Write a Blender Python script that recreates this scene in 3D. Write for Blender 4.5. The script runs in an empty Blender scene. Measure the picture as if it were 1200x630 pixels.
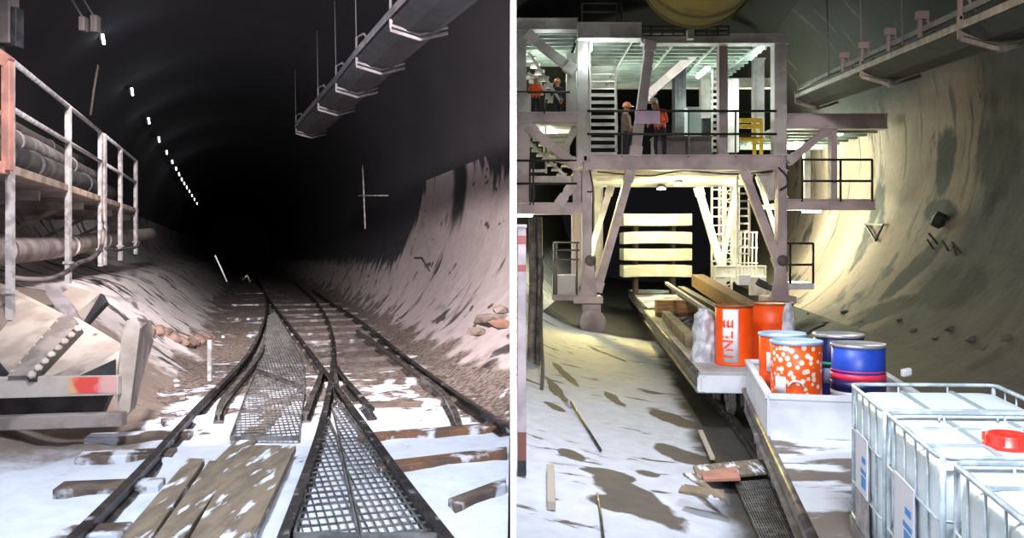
import bpy, bmesh, math, random
from mathutils import Vector, Matrix, noise
C = bpy.context.scene.collection
V = Vector
random.seed(7)
S = bpy.context.scene
F = 1000.0; HZ = 285.0

# ------------------------------------------------------------------ frames
def P(px, py, d):
    return V(((px-600)/F*d, d, (HZ-py)/F*d))
LE = V((-.305, .9524, -.015)).normalized(); LR = V((.9524, .305, 0)).normalized(); LN_ = LR.cross(LE).normalized()
def L(u, v, z):                       # main left bore: u across, v along, z up
    return LR*u + LE*v + LN_*z
def Linv(p):
    return p.dot(LR), p.dot(LE), p.dot(LN_)
RAILZ = -1.83; GZ = -1.97
def GL(px, py, h=GZ):
    a = (px-600)/F; b = (HZ-py)/F
    d = h/(LN_.x*a+LN_.y+LN_.z*b)
    return V((a*d, d, b*d))
RO = V((1.89, 0, 0)); RE = V((.1289, .9917, 0)); RR = V((.9917, -.1289, 0))
def R(u, v, z):
    p = RO + RR*u + RE*v; p.z = z
    return p
RFZ = -3.05
def GR(px, py, h=RFZ):
    b = (HZ-py)/F; d = h/b
    return V(((px-600)/F*d, d, h))
M_L = Matrix(((LR.x, LE.x, LN_.x, 0), (LR.y, LE.y, LN_.y, 0), (LR.z, LE.z, LN_.z, 0), (0, 0, 0, 1)))
M_R = Matrix(((RR.x, RE.x, 0, RO.x), (RR.y, RE.y, 0, 0), (0, 0, 1, 0), (0, 0, 0, 1)))

# ------------------------------------------------------------------ materials
MATS = {}
def lin(c):
    return tuple((x/12.92 if x <= .04045 else ((x+.055)/1.055)**2.4) for x in c)
def mat(name, c1, c2=None, rough=.6, metal=0., scale=6., lo=.4, hi=.6, detail=5., stretch=(1,1,1), bump=.0, c3=None, s3=20., lo3=.6, hi3=.7):
    if name in MATS: return MATS[name]
    m = bpy.data.materials.new(name); m.use_nodes = True
    n = m.node_tree.nodes; l = m.node_tree.links; b = n['Principled BSDF']
    b.inputs['Roughness'].default_value = rough; b.inputs['Metallic'].default_value = metal
    c1 = (*lin(c1), 1)
    c2 = c1 if c2 is None else (*lin(c2), 1)
    tc = n.new('ShaderNodeTexCoord'); mp = n.new('ShaderNodeMapping'); mp.inputs['Scale'].default_value = stretch
    oi = n.new('ShaderNodeObjectInfo'); ml = n.new('ShaderNodeMath'); ml.operation = 'MULTIPLY'; ml.inputs[1].default_value = 60
    l.new(oi.outputs['Random'], ml.inputs[0]); l.new(ml.outputs[0], mp.inputs['Location'])
    l.new(tc.outputs['Object'], mp.inputs['Vector'])
    t = n.new('ShaderNodeTexNoise'); t.inputs['Scale'].default_value = scale; t.inputs['Detail'].default_value = detail
    l.new(mp.outputs[0], t.inputs['Vector'])
    r = n.new('ShaderNodeMapRange'); r.inputs['From Min'].default_value = lo; r.inputs['From Max'].default_value = hi; r.interpolation_type = 'SMOOTHSTEP'
    l.new(t.outputs[0], r.inputs['Value'])
    mx = n.new('ShaderNodeMix'); mx.data_type = 'RGBA'; mx.inputs[6].default_value = c1; mx.inputs[7].default_value = c2
    l.new(r.outputs[0], mx.inputs[0]); out = mx.outputs[2]
    if c3 is not None:
        t3 = n.new('ShaderNodeTexNoise'); t3.inputs['Scale'].default_value = s3; t3.inputs['Detail'].default_value = 6
        l.new(mp.outputs[0], t3.inputs['Vector'])
        r3 = n.new('ShaderNodeMapRange'); r3.inputs['From Min'].default_value = lo3; r3.inputs['From Max'].default_value = hi3
        l.new(t3.outputs[0], r3.inputs['Value'])
        m3 = n.new('ShaderNodeMix'); m3.data_type = 'RGBA'; m3.inputs[7].default_value = (*lin(c3), 1)
        l.new(out, m3.inputs[6]); l.new(r3.outputs[0], m3.inputs[0]); out = m3.outputs[2]
    l.new(out, b.inputs['Base Color'])
    if bump:
        bp = n.new('ShaderNodeBump'); bp.inputs['Strength'].default_value = bump; bp.inputs['Distance'].default_value = .05
        l.new(t.outputs[0], bp.inputs['Height']); l.new(bp.outputs[0], b.inputs['Normal'])
    MATS[name] = m
    return m
def emit(name, c, s):
    if name in MATS: return MATS[name]
    m = bpy.data.materials.new(name); m.use_nodes = True
    n = m.node_tree.nodes; l = m.node_tree.links
    b = n['Principled BSDF']; b.inputs['Emission Color'].default_value = (*c, 1); b.inputs['Emission Strength'].default_value = s
    b.inputs['Base Color'].default_value = (*c, 1)
    MATS[name] = m
    return m
class NT:                              # small node helper for hand-made surfaces
    def __init__(s, name, rough=.8):
        s.m = bpy.data.materials.new(name); s.m.use_nodes = True; MATS[name] = s.m
        s.n = s.m.node_tree.nodes; s.l = s.m.node_tree.links; s.b = s.n['Principled BSDF']
        s.b.inputs['Roughness'].default_value = rough
        s.tc = s.n.new('ShaderNodeTexCoord').outputs['Object']
        sp = s.n.new('ShaderNodeSeparateXYZ'); s.l.new(s.tc, sp.inputs[0]); s.x, s.y, s.z = sp.outputs
    def noise(s, scale, detail=5, stretch=(1,1,1), off=(0,0,0), rough=.5):
        mp = s.n.new('ShaderNodeMapping'); mp.inputs['Scale'].default_value = stretch; mp.inputs['Location'].default_value = off
        s.l.new(s.tc, mp.inputs[0])
        t = s.n.new('ShaderNodeTexNoise'); t.inputs['Scale'].default_value = scale; t.inputs['Detail'].default_value = detail
        t.inputs['Roughness'].default_value = rough
        s.l.new(mp.outputs[0], t.inputs['Vector']); return t.outputs[0]
    def math(s, op, a, b=0.):
        t = s.n.new('ShaderNodeMath'); t.operation = op
        for i, q in enumerate((a, b)):
            if isinstance(q, (int, float)): t.inputs[i].default_value = q
            else: s.l.new(q, t.inputs[i])
        return t.outputs[0]
    def ramp(s, v, lo, hi):
        r = s.n.new('ShaderNodeMapRange'); r.interpolation_type = 'SMOOTHSTEP'
        r.inputs['From Min'].default_value = lo; r.inputs['From Max'].default_value = hi
        s.l.new(v, r.inputs['Value']); return r.outputs[0]
    def mix(s, f, a, b):
        m = s.n.new('ShaderNodeMix'); m.data_type = 'RGBA'
        if isinstance(f, (int, float)): m.inputs[0].default_value = f
        else: s.l.new(f, m.inputs[0])
        for i, q in ((6, a), (7, b)):
            if isinstance(q, tuple): m.inputs[i].default_value = (*lin(q), 1)
            else: s.l.new(q, m.inputs[i])
        return m.outputs[2]
    def blob(s, u, v, ru, rv, edge=.5):   # soft patch mask in object x/y, ragged by noise
        a = s.math('DIVIDE', s.math('SUBTRACT', s.x, u), ru); b = s.math('DIVIDE', s.math('SUBTRACT', s.y, v), rv)
        d = s.math('ADD', s.math('MULTIPLY', a, a), s.math('MULTIPLY', b, b))
        nz = s.noise(1.6, 4, off=(u, v, 0)); d = s.math('ADD', d, s.math('MULTIPLY', s.math('SUBTRACT', nz, .5), 1.8))
        r = s.n.new('ShaderNodeMapRange'); r.inputs['From Min'].default_value = 1+edge*.4; r.inputs['From Max'].default_value = 1-edge*.4
        s.l.new(d, r.inputs['Value']); return r.outputs[0]
    def out(s, col, bumpv=None, bs=.3, bd=.04):
        s.l.new(col, s.b.inputs['Base Color'])
        if bumpv is not None:
            bp = s.n.new('ShaderNodeBump'); bp.inputs['Strength'].default_value = bs; bp.inputs['Distance'].default_value = bd
            s.l.new(bumpv, bp.inputs['Height']); s.l.new(bp.outputs[0], s.b.inputs['Normal'])
        return s.m

STEEL = mat('rail_steel', (.19,.18,.175), (.36,.33,.31), .45, .5, 7, .45, .7, c3=(.72,.72,.74), s3=5., lo3=.62, hi3=.72)
STEELW = mat('worn_steel', (.45,.42,.40), (.26,.24,.23), .4, .5, 5)
RUST = mat('rusty_sleeper', (.42,.36,.32), (.30,.25,.22), .8, 0, 4, c3=(.80,.81,.85), s3=3., lo3=.50, hi3=.58)
RUSTF = mat('grey_sleeper', (.44,.40,.38), (.32,.29,.28), .85, 0, 4, c3=(.66,.65,.66), s3=3., lo3=.56, hi3=.66)
RUSTB = mat('bare_sleeper', (.47,.33,.24), (.36,.28,.23), .8, 0, 4, c3=(.80,.81,.85), s3=3., lo3=.55, hi3=.62)
PLANK = mat('timber_plank', (.53,.47,.40), (.43,.38,.33), .8, 0, 2.2, .35, .65, stretch=(6,1,6), c3=(.86,.88,.93), s3=1.8, lo3=.57, hi3=.64)
GALV = mat('galvanised', (.70,.68,.68), (.55,.53,.53), .5, .2, 9)
GRATE = mat('grate_steel', (.36,.35,.35), (.50,.49,.49), .5, .4, 6)
CREAM = mat('cream_paint', (.72,.67,.63), (.62,.56,.52), .6, 0, 2.5, c3=(.42,.36,.32), s3=5., lo3=.66, hi3=.75)
CREAMD = mat('dusty_steel', (.60,.55,.53), (.46,.42,.40), .8, 0, 3)
CONCD = mat('dusty_pipe', (.62,.57,.55), (.50,.45,.43), .8, 0, 3)
BLACK = mat('black_rubber', (.10,.10,.11), (.16,.16,.17), .6, 0, 6)
DARK = mat('dark_paint', (.13,.13,.15), (.2,.2,.21), .6, 0, 6)
ORP = mat('salmon_paint', (.66,.46,.41), (.54,.38,.34), .6, 0, 4)
BELT = mat('conveyor_belt', (.17,.17,.19), (.22,.22,.24), .8, 0, 3)
GW = mat('gantry_white', (.78,.76,.75), (.66,.63,.62), .6, 0, 1.2, c3=(.48,.44,.42), s3=2.5, lo3=.66, hi3=.8)
GP = mat('gantry_rose', (.74,.68,.69), (.64,.58,.59), .6, 0, 1.2)
GD = mat('gantry_ceiling', (.62,.66,.62), (.52,.56,.53), .6, 0, 1.2)
HAND = mat('black_handrail', (.10,.10,.10), None, .5)
YEL = mat('yellow_paint', (.88,.74,.15), (.8,.66,.1), .5, 0, 4)
SEG = mat('segment_concrete', (.76,.75,.68), (.66,.65,.58), .85, 0, 2.)
TIMB = mat('packing_timber', (.62,.47,.30), (.5,.38,.24), .8, 0, 3, stretch=(1,6,6))
DUCT = mat('duct_fabric', (.56,.48,.16), (.46,.39,.12), .7, 0, 1.2)
LILAC = mat('lilac_sign', (.85,.74,.86), (.80,.70,.82), .6, 0, 3)
GREY = mat('grey_cabinet', (.42,.39,.38), (.36,.33,.33), .6, 0, 2)
CARP = mat('wagon_deck', (.78,.79,.83), (.86,.88,.92), .75, 0, 1.2, c3=(.44,.40,.38), s3=1.3, lo3=.47, hi3=.52, stretch=(.7,1.4,1))
CARS = mat('wagon_side', (.55,.53,.53), (.42,.41,.42), .5, .2, 3)
WHITE = mat('white_steel', (.84,.85,.88), (.78,.79,.82), .5, 0, 2)
ORG = mat('orange_drum', (.93,.33,.05), (.88,.28,.04), .45, 0, 3)
ORGL = mat('orange_brown_lid', (.66,.42,.25), (.5,.3,.2), .5, .3, 4)
BLUE = mat('blue_drum', (.17,.34,.80), (.14,.28,.72), .4, 0, 3)
NAVY = mat('navy_band', (.06,.08,.30), None, .4)
NAVYD = mat('navy_drum', (.10,.13,.34), None, .4)
PINK = mat('red_band', (.90,.20,.33), None, .4)
GREENB = mat('green_band', (.20,.62,.45), None, .4)
LBLUE = mat('pale_blue_lid', (.66,.76,.86), (.60,.70,.82), .4, .2, 3)
LIDG = mat('silver_lid', (.74,.74,.76), (.64,.65,.68), .35, .5, 3)
PAPER = mat('white_label', (.88,.87,.90), None, .6)
TXTO = mat('red_lettering', (.90,.35,.22), None, .6)
TXTB = mat('blue_lettering', (.25,.55,.80), None, .6)
CAPR = mat('red_cap', (.90,.20,.16), None, .35)
FILM = mat('plastic_film', (.80,.80,.83), (.62,.62,.66), .3, 0, 6)
HIVIS = mat('hivis_orange', (.95,.36,.12), None, .7)
TROU = mat('navy_trousers', (.14,.12,.17), None, .8)
SKIN = mat('skin', (.72,.52,.42), None, .6)
HELW = mat('white_helmet', (.85,.82,.80), None, .4)
HELO = mat('orange_helmet', (.90,.55,.38), None, .4)
VESTY = mat('yellow_vest', (.80,.80,.20), None, .7)
ROCK = mat('rubble', (.50,.44,.41), (.38,.33,.30), .9, 0, 5)
BRICK = mat('orange_brick', (.62,.46,.38), (.50,.37,.31), .8, 0, 5)
SNOWM = mat('white_dust', (.86,.88,.93), (.74,.75,.79), .9, 0, 6, .35, .55, bump=.3)
DRED = mat('red_soil', (.50,.40,.36), (.36,.30,.27), .9, 0, 4, bump=.4)
LAMPW = emit('lamp_cool', (.85,1,.98), 30)
LAMPT = emit('lamp_tube', (.85,1,.95), 14)
LAMPY = emit('lamp_warm', (1,.93,.7), 12)
LAMPF = emit('lamp_far', (.95,1,1), 7)

# ------------------------------------------------------------------ mesh builder
class MB:
    def __init__(s): s.bm = bmesh.new(); s.mats = []; s.mi = 0
    def use(s, m):
        if m not in s.mats: s.mats.append(m)
        s.mi = s.mats.index(m); return s
    def _f(s, vs, smooth=False):
        try:
            f = s.bm.faces.new(vs); f.material_index = s.mi; f.smooth = smooth; return f
        except ValueError: return None
    def hexa(s, b, t):                # bottom four, top four points
        v = [s.bm.verts.new(p) for p in list(b)+list(t)]
        n = len(b)
        s._f(v[:n][::-1]); s._f(v[n:])
        for i in range(n): s._f([v[i], v[(i+1)%n], v[n+(i+1)%n], v[n+i]])
        return s
    def box(s, lo, hi):
        x0,y0,z0 = lo; x1,y1,z1 = hi
        return s.hexa([(x0,y0,z0),(x1,y0,z0),(x1,y1,z0),(x0,y1,z0)], [(x0,y0,z1),(x1,y0,z1),(x1,y1,z1),(x0,y1,z1)])
    def obox(s, c, ax, ay, az):       # centre and three half axes
        c = V(c); ax=V(ax); ay=V(ay); az=V(az)
        q = lambda i,j,k: c+ax*i+ay*j+az*k
        return s.hexa([q(-1,-1,-1),q(1,-1,-1),q(1,1,-1),q(-1,1,-1)],[q(-1,-1,1),q(1,-1,1),q(1,1,1),q(-1,1,1)])
    def bar(s, a, b, w, h, up=(0,0,1)):   # rectangular bar from a to b
        a=V(a); b=V(b); d=(b-a); n=d.normalized(); up=V(up)
        if abs(n.dot(up))>.97: up=V((0,1,0)) if abs(n.y)<.9 else V((1,0,0))
        r=n.cross(up).normalized(); u=r.cross(n)
        return s.obox((a+b)/2, d/2, r*w/2, u*h/2)
    def ibeam(s, a, b, w, h, up=(0,0,1), t=.03):
        a=V(a); b=V(b); d=(b-a); n=d.normalized(); up=V(up)
        if abs(n.dot(up))>.97: up=V((0,1,0)) if abs(n.y)<.9 else V((1,0,0))
        r=n.cross(up).normalized(); u=r.cross(n); c=(a+b)/2
        s.obox(c+u*(h/2-t/2), d/2, r*w/2, u*t/2); s.obox(c-u*(h/2-t/2), d/2, r*w/2, u*t/2)
        return s.obox(c, d/2, r*t/2, u*(h/2-t))
    def tube(s, pts, r, seg=8, closed=False):
        pts=[V(p) for p in pts]; n=len(pts); rings=[]
        for i,p in enumerate(pts):
            if closed: t=(pts[(i+1)%n]-pts[i-1])
            else: t=(pts[min(i+1,n-1)]-pts[max(i-1,0)])
            t.normalize(); up=V((0,0,1)) if abs(t.z)<.9 else V((0,1,0))
            a=t.cross(up).normalized(); b=a.cross(t)
            rr=r[i] if isinstance(r,(list,tuple)) else r
            rings.append([s.bm.verts.new(p+(a*math.cos(k*2*math.pi/seg)+b*math.sin(k*2*math.pi/seg))*rr) for k in range(seg)])
        m=n if closed else n-1
        for i in range(m):
            A=rings[i]; B=rings[(i+1)%n]
            for k in range(seg): s._f([A[k],A[(k+1)%seg],B[(k+1)%seg],B[k]], True)
        if not closed: s._f(rings[0][::-1]); s._f(rings[-1])
        return s
    def lathe(s, c, prof, seg=32, axis=(0,0,1), smooth=True):
        c=V(c); ax=V(axis).normalized(); t=V((1,0,0)) if abs(ax.x)<.9 else V((0,1,0))
        a=ax.cross(t).normalized(); b=ax.cross(a)
        rings=[]
        for r,z in prof:
            if r<1e-6: rings.append([s.bm.verts.new(c+ax*z)])
            else: rings.append([s.bm.verts.new(c+ax*z+(a*math.cos(k*2*math.pi/seg)+b*math.sin(k*2*math.pi/seg))*r) for k in range(seg)])
        for A,B in zip(rings, rings[1:]):
            for k in range(seg):
                q=[A[k%len(A)],A[(k+1)%len(A)],B[(k+1)%len(B)],B[k%len(B)]]
                u=[]
                for w in q:
                    if w not in u: u.append(w)
                if len(u)>2: s._f(u, smooth)
        if len(rings[0])>1: s._f(rings[0][::-1])
        if len(rings[-1])>1: s._f(rings[-1])
        return s
    def sweep(s, path, prof, smooth=False, caps=True):   # prof: (across, up)
        pts=[V(p) for p in path]; n=len(pts); rings=[]
        for i,p in enumerate(pts):
            t=pts[min(i+1,n-1)]-pts[max(i-1,0)]; t.normalize()
            r=t.cross(V((0,0,1))).normalized(); u=r.cross(t)
            rings.append([s.bm.verts.new(p+r*x+u*z) for x,z in prof])
        k=len(prof)
        for A,B in zip(rings,rings[1:]):
            for j in range(k): s._f([A[j],A[(j+1)%k],B[(j+1)%k],B[j]], smooth)
        if caps: s._f(rings[0][::-1]); s._f(rings[-1])
        return s
    def grid(s, nu, nv, fn, smooth=True):
        vs=[[s.bm.verts.new(fn(i/nu, j/nv)) for j in range(nv+1)] for i in range(nu+1)]
        for i in range(nu):
            for j in range(nv): s._f([vs[i][j],vs[i+1][j],vs[i+1][j+1],vs[i][j+1]], smooth)
        return s
    def build(s, name, m=None, parent=None, bevel=0, world=None, recalc=True):
        if m is not None and not s.mats: s.mats=[m]
        if recalc: bmesh.ops.recalc_face_normals(s.bm, faces=s.bm.faces[:])
        me=bpy.data.meshes.new(name)
        if world is not None: org=V((0,0,0))
        elif parent is not None:
            org=V((0,0,0)); q=parent
            while q is not None: org=org+q.location; q=q.parent
        else:
            cs=[v.co for v in s.bm.verts]
            org=V(((min(c.x for c in cs)+max(c.x for c in cs))/2,(min(c.y for c in cs)+max(c.y for c in cs))/2,min(c.z for c in cs)))
        for v in s.bm.verts: v.co-=org
        s.bm.to_mesh(me); s.bm.free()
        for q in s.mats: me.materials.append(q)
        o=bpy.data.objects.new(name, me); C.objects.link(o)
        if world is not None: o.matrix_world=world
        elif parent is None: o.location=org
        if parent is not None: o.parent=parent
        if bevel:
            b=o.modifiers.new('bevel','BEVEL'); b.width=bevel; b.segments=2; b.limit_method='ANGLE'
        return o
def tag(o, label, cat, group=None, kind=None):
    o['label']=label; o['category']=cat
    if group: o['group']=group
    if kind: o['kind']=kind
    return o
def thing(name, loc, label, cat, group=None):
    o=bpy.data.objects.new(name,None); C.objects.link(o); o.location=loc; o.empty_display_size=.2
    return tag(o,label,cat,group)
def struct(o): o['kind']='structure'; return o
def smooth_path(pts, n=6):
    pts=[V(p) for p in pts]; out=[]
    for i in range(len(pts)-1):
        a=pts[max(i-1,0)]; b=pts[i]; c=pts[i+1]; d=pts[min(i+2,len(pts)-1)]
        for k in range(n):
            t=k/n
            out.append(.5*((2*b)+(c-a)*t+(2*a-5*b+4*c-d)*t*t+(3*b-a-3*c+d)*t**3))
    out.append(pts[-1]); return out
def sstep(x,a,b):
    t=max(0,min(1,(x-a)/(b-a))); return t*t*(3-2*t)
def nz(x,y,z=0.): return noise.noise(V((x,y,z)))

# ================================================================== SETTING
# ---- added divider sheet for the gap between two views; also blocks stray light
PY0=2.5; w0=-.005; w1=.0125
b=MB(); b.box((w0,PY0,-4.2),(w1,46,8.2))
PART=mat('white_divider',(.97,.97,.97),None,.6)
struct(b.build('added_divider',PART))

# ---- left bore surfaces
LN=[(-5.35,2.3),(-5.1,.9),(-4.7,-.2),(-4.1,-1.1),(-3.4,-1.75),(-2.7,-1.93),(-2.0,-1.97),(-1.2,-1.97),(-.5,-1.97)]
LFp=[(-5.35,2.3),(-5.1,1.1),(-4.6,.3),(-4.0,-.1),(-3.3,-.38),(-2.6,-.6),(-1.95,-1.1),(-1.2,-1.68),(-.5,-1.97)]
RT=[(.6,-1.97),(1.8,-1.97),(2.8,-1.97),(3.3,-1.84),(4.2,-1.2),(5.0,-.2),(5.4,1.2),(5.45,2.3),(5.15,4),(4.1,5.8),(2.3,7.0),(0,7.45),(-2.3,7.0),(-4.1,5.8),(-5.15,4)]
def prof_left(v):
    out=[]
    for a,c in zip(LN,LFp):
        v0=9.6+(a[0]+2.6)*2.6 if a[0]>-2.6 else 9.6
        t=sstep(v,v0,v0+2.2)
        out.append(V((a[0]+(c[0]-a[0])*t, 0, a[1]+(c[1]-a[1])*t)))
    return out
NSUB=8
def ring_left(v):
    t=sstep(v,11,34); w={2:1.0,3:.85,4:.4}
    pts=prof_left(v)+[V((x+w.get(i,0)*t,0,z)) for i,(x,z) in enumerate(RT)]
    pts.append(pts[0])
    return smooth_path(pts,NSUB)
def lshell(name, i0, i1, m, amp=.02, vs=None, up=0):
    bm=MB(); rows=[]
    for v in vs:
        rg=ring_left(v)[i0:i1+1]; row=[]
        for k,p in enumerate(rg):
            q=V((p.x,v,p.z))
            e=amp*(nz(p.x*2.1,v*2.1,p.z*2)+.5*nz(p.x*6,v*6,p.z*6))
            c=V((0,v,2.2))-q; c.normalize()
            if k in (0,len(rg)-1): e=0
            row.append(bm.bm.verts.new(q+c*e))
        rows.append(row)
    for A,B in zip(rows,rows[1:]):
        for k in range(len(A)-1): bm._f([A[k],A[k+1],B[k+1],B[k]],True)
    # cut at the divider
    inv=M_L.inverted()
    bm.bm.transform(M_L)
    bmesh.ops.bisect_plane(bm.bm,geom=bm.bm.verts[:]+bm.bm.edges[:]+bm.bm.faces[:],plane_co=(-.03,0,0),plane_no=(1,0,0),clear_outer=True)
    bm.bm.transform(inv)
    return struct(bm.build(name,m,world=M_L,recalc=False))
vs=[]; v=2.0
while v<14: vs.append(v); v+=.16
while v<60: vs.append(v); v+=.16+(v-14)*.03
while v<170: vs.append(v); v+=4

# left floor material: white dust over dark ballast
def left_cover(t):
    n1=t.noise(1.1,7,rough=.6); n2=t.noise(4.5,6,rough=.65); n3=t.noise(14,4)
    cov=t.math('ADD',n1,t.math('MULTIPLY',t.math('SUBTRACT',n2,.5),.55))
    cov=t.math('ADD',cov,t.math('MULTIPLY',t.ramp(t.y,13,8),.26))
    cov=t.math('SUBTRACT',cov,t.math('MULTIPLY',t.ramp(t.x,2.2,2.9),.2))
    cov=t.math('SUBTRACT',cov,t.math('MULTIPLY',t.ramp(t.y,12,19),.10))
    white=t.mix(n2,(.74,.76,.82),(.92,.94,.99)); dirt=t.mix(t.ramp(n3,.4,.6),(.30,.26,.24),(.50,.44,.41))
    return t.mix(t.ramp(cov,.50,.58),dirt,white),n2
t=NT('left_floor',.9)
c,n2=left_cover(t); t.out(c,n2,.5,.08)
t=NT('left_bank',.9)
cw,n2=left_cover(t)
n1=t.noise(1.0,6,(1.6,.55,1),rough=.6); st=t.noise(1.5,4,(.45,1.5,.45),rough=.6)
base=t.mix(n2,(.64,.60,.59),(.80,.77,.77))
c=t.mix(t.ramp(st,.55,.60),base,(.24,.22,.22))
c=t.mix(t.ramp(n1,.62,.70),c,(.40,.36,.34))
nb=t.math('ADD',t.y,t.math('MULTIPLY',n2,2.))
brown=t.mix(n2,(.40,.35,.32),(.54,.48,.44))
near=t.mix(t.ramp(nb,9.6,11.),cw,brown)
c=t.mix(t.ramp(nb,15.2,16.2),near,c)
eg=t.math('ADD',t.x,t.math('MULTIPLY',t.math('SUBTRACT',n1,.5),2.2))
t.out(t.mix(t.ramp(eg,-1.1,-.75),c,cw),n2,.4,.06)
t=NT('left_wall_dark',.85)
n1=t.noise(1.,5); t.out(t.mix(n1,(.10,.10,.115),(.18,.175,.19)))
t=NT('right_wall_dust',.9)
n1=t.noise(1.1,5,(.4,1.1,.5)); n2=t.noise(4,5); n4=t.noise(2.2,6,(1,1.2,.10)); sp=t.noise(1.5,3,(.9,.8,1.6)); lg=t.noise(.45,3,(1,.5,1))
base=t.mix(n2,(.63,.56,.55),(.76,.71,.71))
cw,_=left_cover(t)
eg=t.math('ADD',t.x,t.math('MULTIPLY',t.math('SUBTRACT',sp,.5),1.6))
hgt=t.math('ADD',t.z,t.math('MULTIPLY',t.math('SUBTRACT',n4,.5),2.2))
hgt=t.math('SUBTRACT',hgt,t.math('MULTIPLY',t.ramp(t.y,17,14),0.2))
c=t.mix(t.ramp(sp,.66,.70),base,(.30,.26,.25))
c=t.mix(t.ramp(lg,.60,.68),c,(.47,.42,.41))
c=t.mix(t.ramp(n1,.62,.70),c,(.26,.23,.23))
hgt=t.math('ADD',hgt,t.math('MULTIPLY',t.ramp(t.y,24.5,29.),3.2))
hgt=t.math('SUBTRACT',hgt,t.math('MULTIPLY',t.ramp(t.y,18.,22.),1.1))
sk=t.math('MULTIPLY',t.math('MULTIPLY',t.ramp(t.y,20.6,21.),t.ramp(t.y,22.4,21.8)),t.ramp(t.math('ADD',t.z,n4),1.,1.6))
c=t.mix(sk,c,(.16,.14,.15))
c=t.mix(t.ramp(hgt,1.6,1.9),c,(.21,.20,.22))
c=t.mix(t.ramp(t.math('SUBTRACT',eg,t.math('MULTIPLY',t.ramp(t.y,11,34),.8)),3.75,3.45),c,cw)
t.out(c,n2,.35,.06)
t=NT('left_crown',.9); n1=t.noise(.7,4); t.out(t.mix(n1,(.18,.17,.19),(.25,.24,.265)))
b=MB(); b.obox(L(0,168,2),LR*8,LE*.1,LN_*8); struct(b.build('dark_end_cap',MATS['left_crown']))  # added dark cap hiding the background; the tunnel has no wall there
NP=len(LN)
i_bank=(NP-1)*NSUB; i_rf=(NP+3)*NSUB; i_rw=(NP+7)*NSUB; i_end=(NP+len(RT))*NSUB
lshell('wall_left_lower',0,i_bank,MATS['left_bank'],.05,vs)
lshell('floor',i_bank,i_rf,MATS['left_floor'],.035,vs)
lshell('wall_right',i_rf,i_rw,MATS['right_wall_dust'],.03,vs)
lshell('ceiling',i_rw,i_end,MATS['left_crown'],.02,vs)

# ---- right bore surfaces
ZC=3.0; RAD=6.8
RPRO=[(-4.4,-2.15),(-3.7,-2.52),(-3.0,-2.74),(-2.2,-2.88),(-1.5,-2.98),(-.7,-3.05),(.2,-3.07),(1.2,-3.06),(2.0,-3.02),(2.7,-2.90),(3.4,-2.66),(4.2,-2.24)]
def interp(pts,u):
    for a,c in zip(pts,pts[1:]):
        if a[0]<=u<=c[0]: return a[1]+(c[1]-a[1])*(u-a[0])/(c[0]-a[0])
    return pts[0][1] if u<pts[0][0] else pts[-1][1]

def xy_of(px,py):
    a=(px-600)/F; b_=(HZ-py)/F; d=4.
    while d<60:
        q=V((a*d,d,b_*d))-RO; u=q.dot(RR)
        if b_*d<interp(RPRO,u): break
        d+=.05
    return u,q.dot(RE)
t=NT('bore_floor',.85)
n1=t.noise(.8,6,(1,.8,1),rough=.6); n2=t.noise(4,6); st=t.noise(1.1,5,(.8,2.6,.8),rough=.6); wob=t.noise(2.2,5,(1,.6,1))
white=t.mix(n2,(.66,.67,.72),(.82,.84,.90)); mud=t.mix(n2,(.27,.25,.24),(.40,.37,.35))
c=t.mix(t.ramp(st,.60,.66),white,mud)
def streak(c,a,b_,w,col):      # ragged wet streak along the line a-b on the floor
    ua,va_=xy_of(*a); ub,vb_=xy_of(*b_)
    dx,dy=ub-ua,vb_-va_; ln=math.hypot(dx,dy); dx/=ln; dy/=ln
    X=t.math('SUBTRACT',t.x,ua); Y=t.math('SUBTRACT',t.y,va_)
    al=t.math('ADD',t.math('MULTIPLY',X,dx),t.math('MULTIPLY',Y,dy)); ac=t.math('ADD',t.math('MULTIPLY',X,-dy),t.math('MULTIPLY',Y,dx))
    al=t.math('DIVIDE',t.math('SUBTRACT',al,ln/2),ln/2); ac=t.math('DIVIDE',ac,w)
    d=t.math('ADD',t.math('MULTIPLY',al,al),t.math('MULTIPLY',ac,ac))
    d=t.math('ADD',d,t.math('MULTIPLY',t.math('SUBTRACT',wob,.5),2.4))
    r=t.n.new('ShaderNodeMapRange'); r.inputs['From Min'].default_value=1.15; r.inputs['From Max'].default_value=.85
    t.l.new(d,r.inputs['Value']); return t.mix(r.outputs[0],c,col)
for a,b_,w in (((680,548),(745,565),.22),((700,558),(800,622),.34),((690,585),(755,598),.28),((660,525),(680,540),.15),((748,552),(772,562),.14),((709,458),(732,478),.13),((650,425),(676,452),.12),((640,440),(668,478),.12),((640,470),(662,482),.14),((690,405),(735,425),.1),((760,478),(820,505),.3),((770,520),(835,548),.3)):
    c=streak(c,a,b_,w,mud)
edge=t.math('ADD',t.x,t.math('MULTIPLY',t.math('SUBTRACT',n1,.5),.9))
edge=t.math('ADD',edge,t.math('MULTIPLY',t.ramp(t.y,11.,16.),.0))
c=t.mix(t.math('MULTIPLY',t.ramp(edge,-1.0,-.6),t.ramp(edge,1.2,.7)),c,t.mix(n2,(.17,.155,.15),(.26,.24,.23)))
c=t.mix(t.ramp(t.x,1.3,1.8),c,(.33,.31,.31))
c=t.mix(t.ramp(t.y,26.3,26.9),c,(.12,.115,.12))  # floor darkened under the gantry; its shade is put into the colour
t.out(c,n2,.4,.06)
t=NT('bore_wall_left',.85)
n1=t.noise(1.,5,(1,.7,2.)); n2=t.noise(4,5); st=t.noise(1.4,5,(.5,2.4,.5),rough=.6)
c=t.mix(n2,(.58,.58,.61),(.72,.73,.77)); c=t.mix(t.ramp(st,.57,.64),c,(.25,.23,.22))
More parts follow.
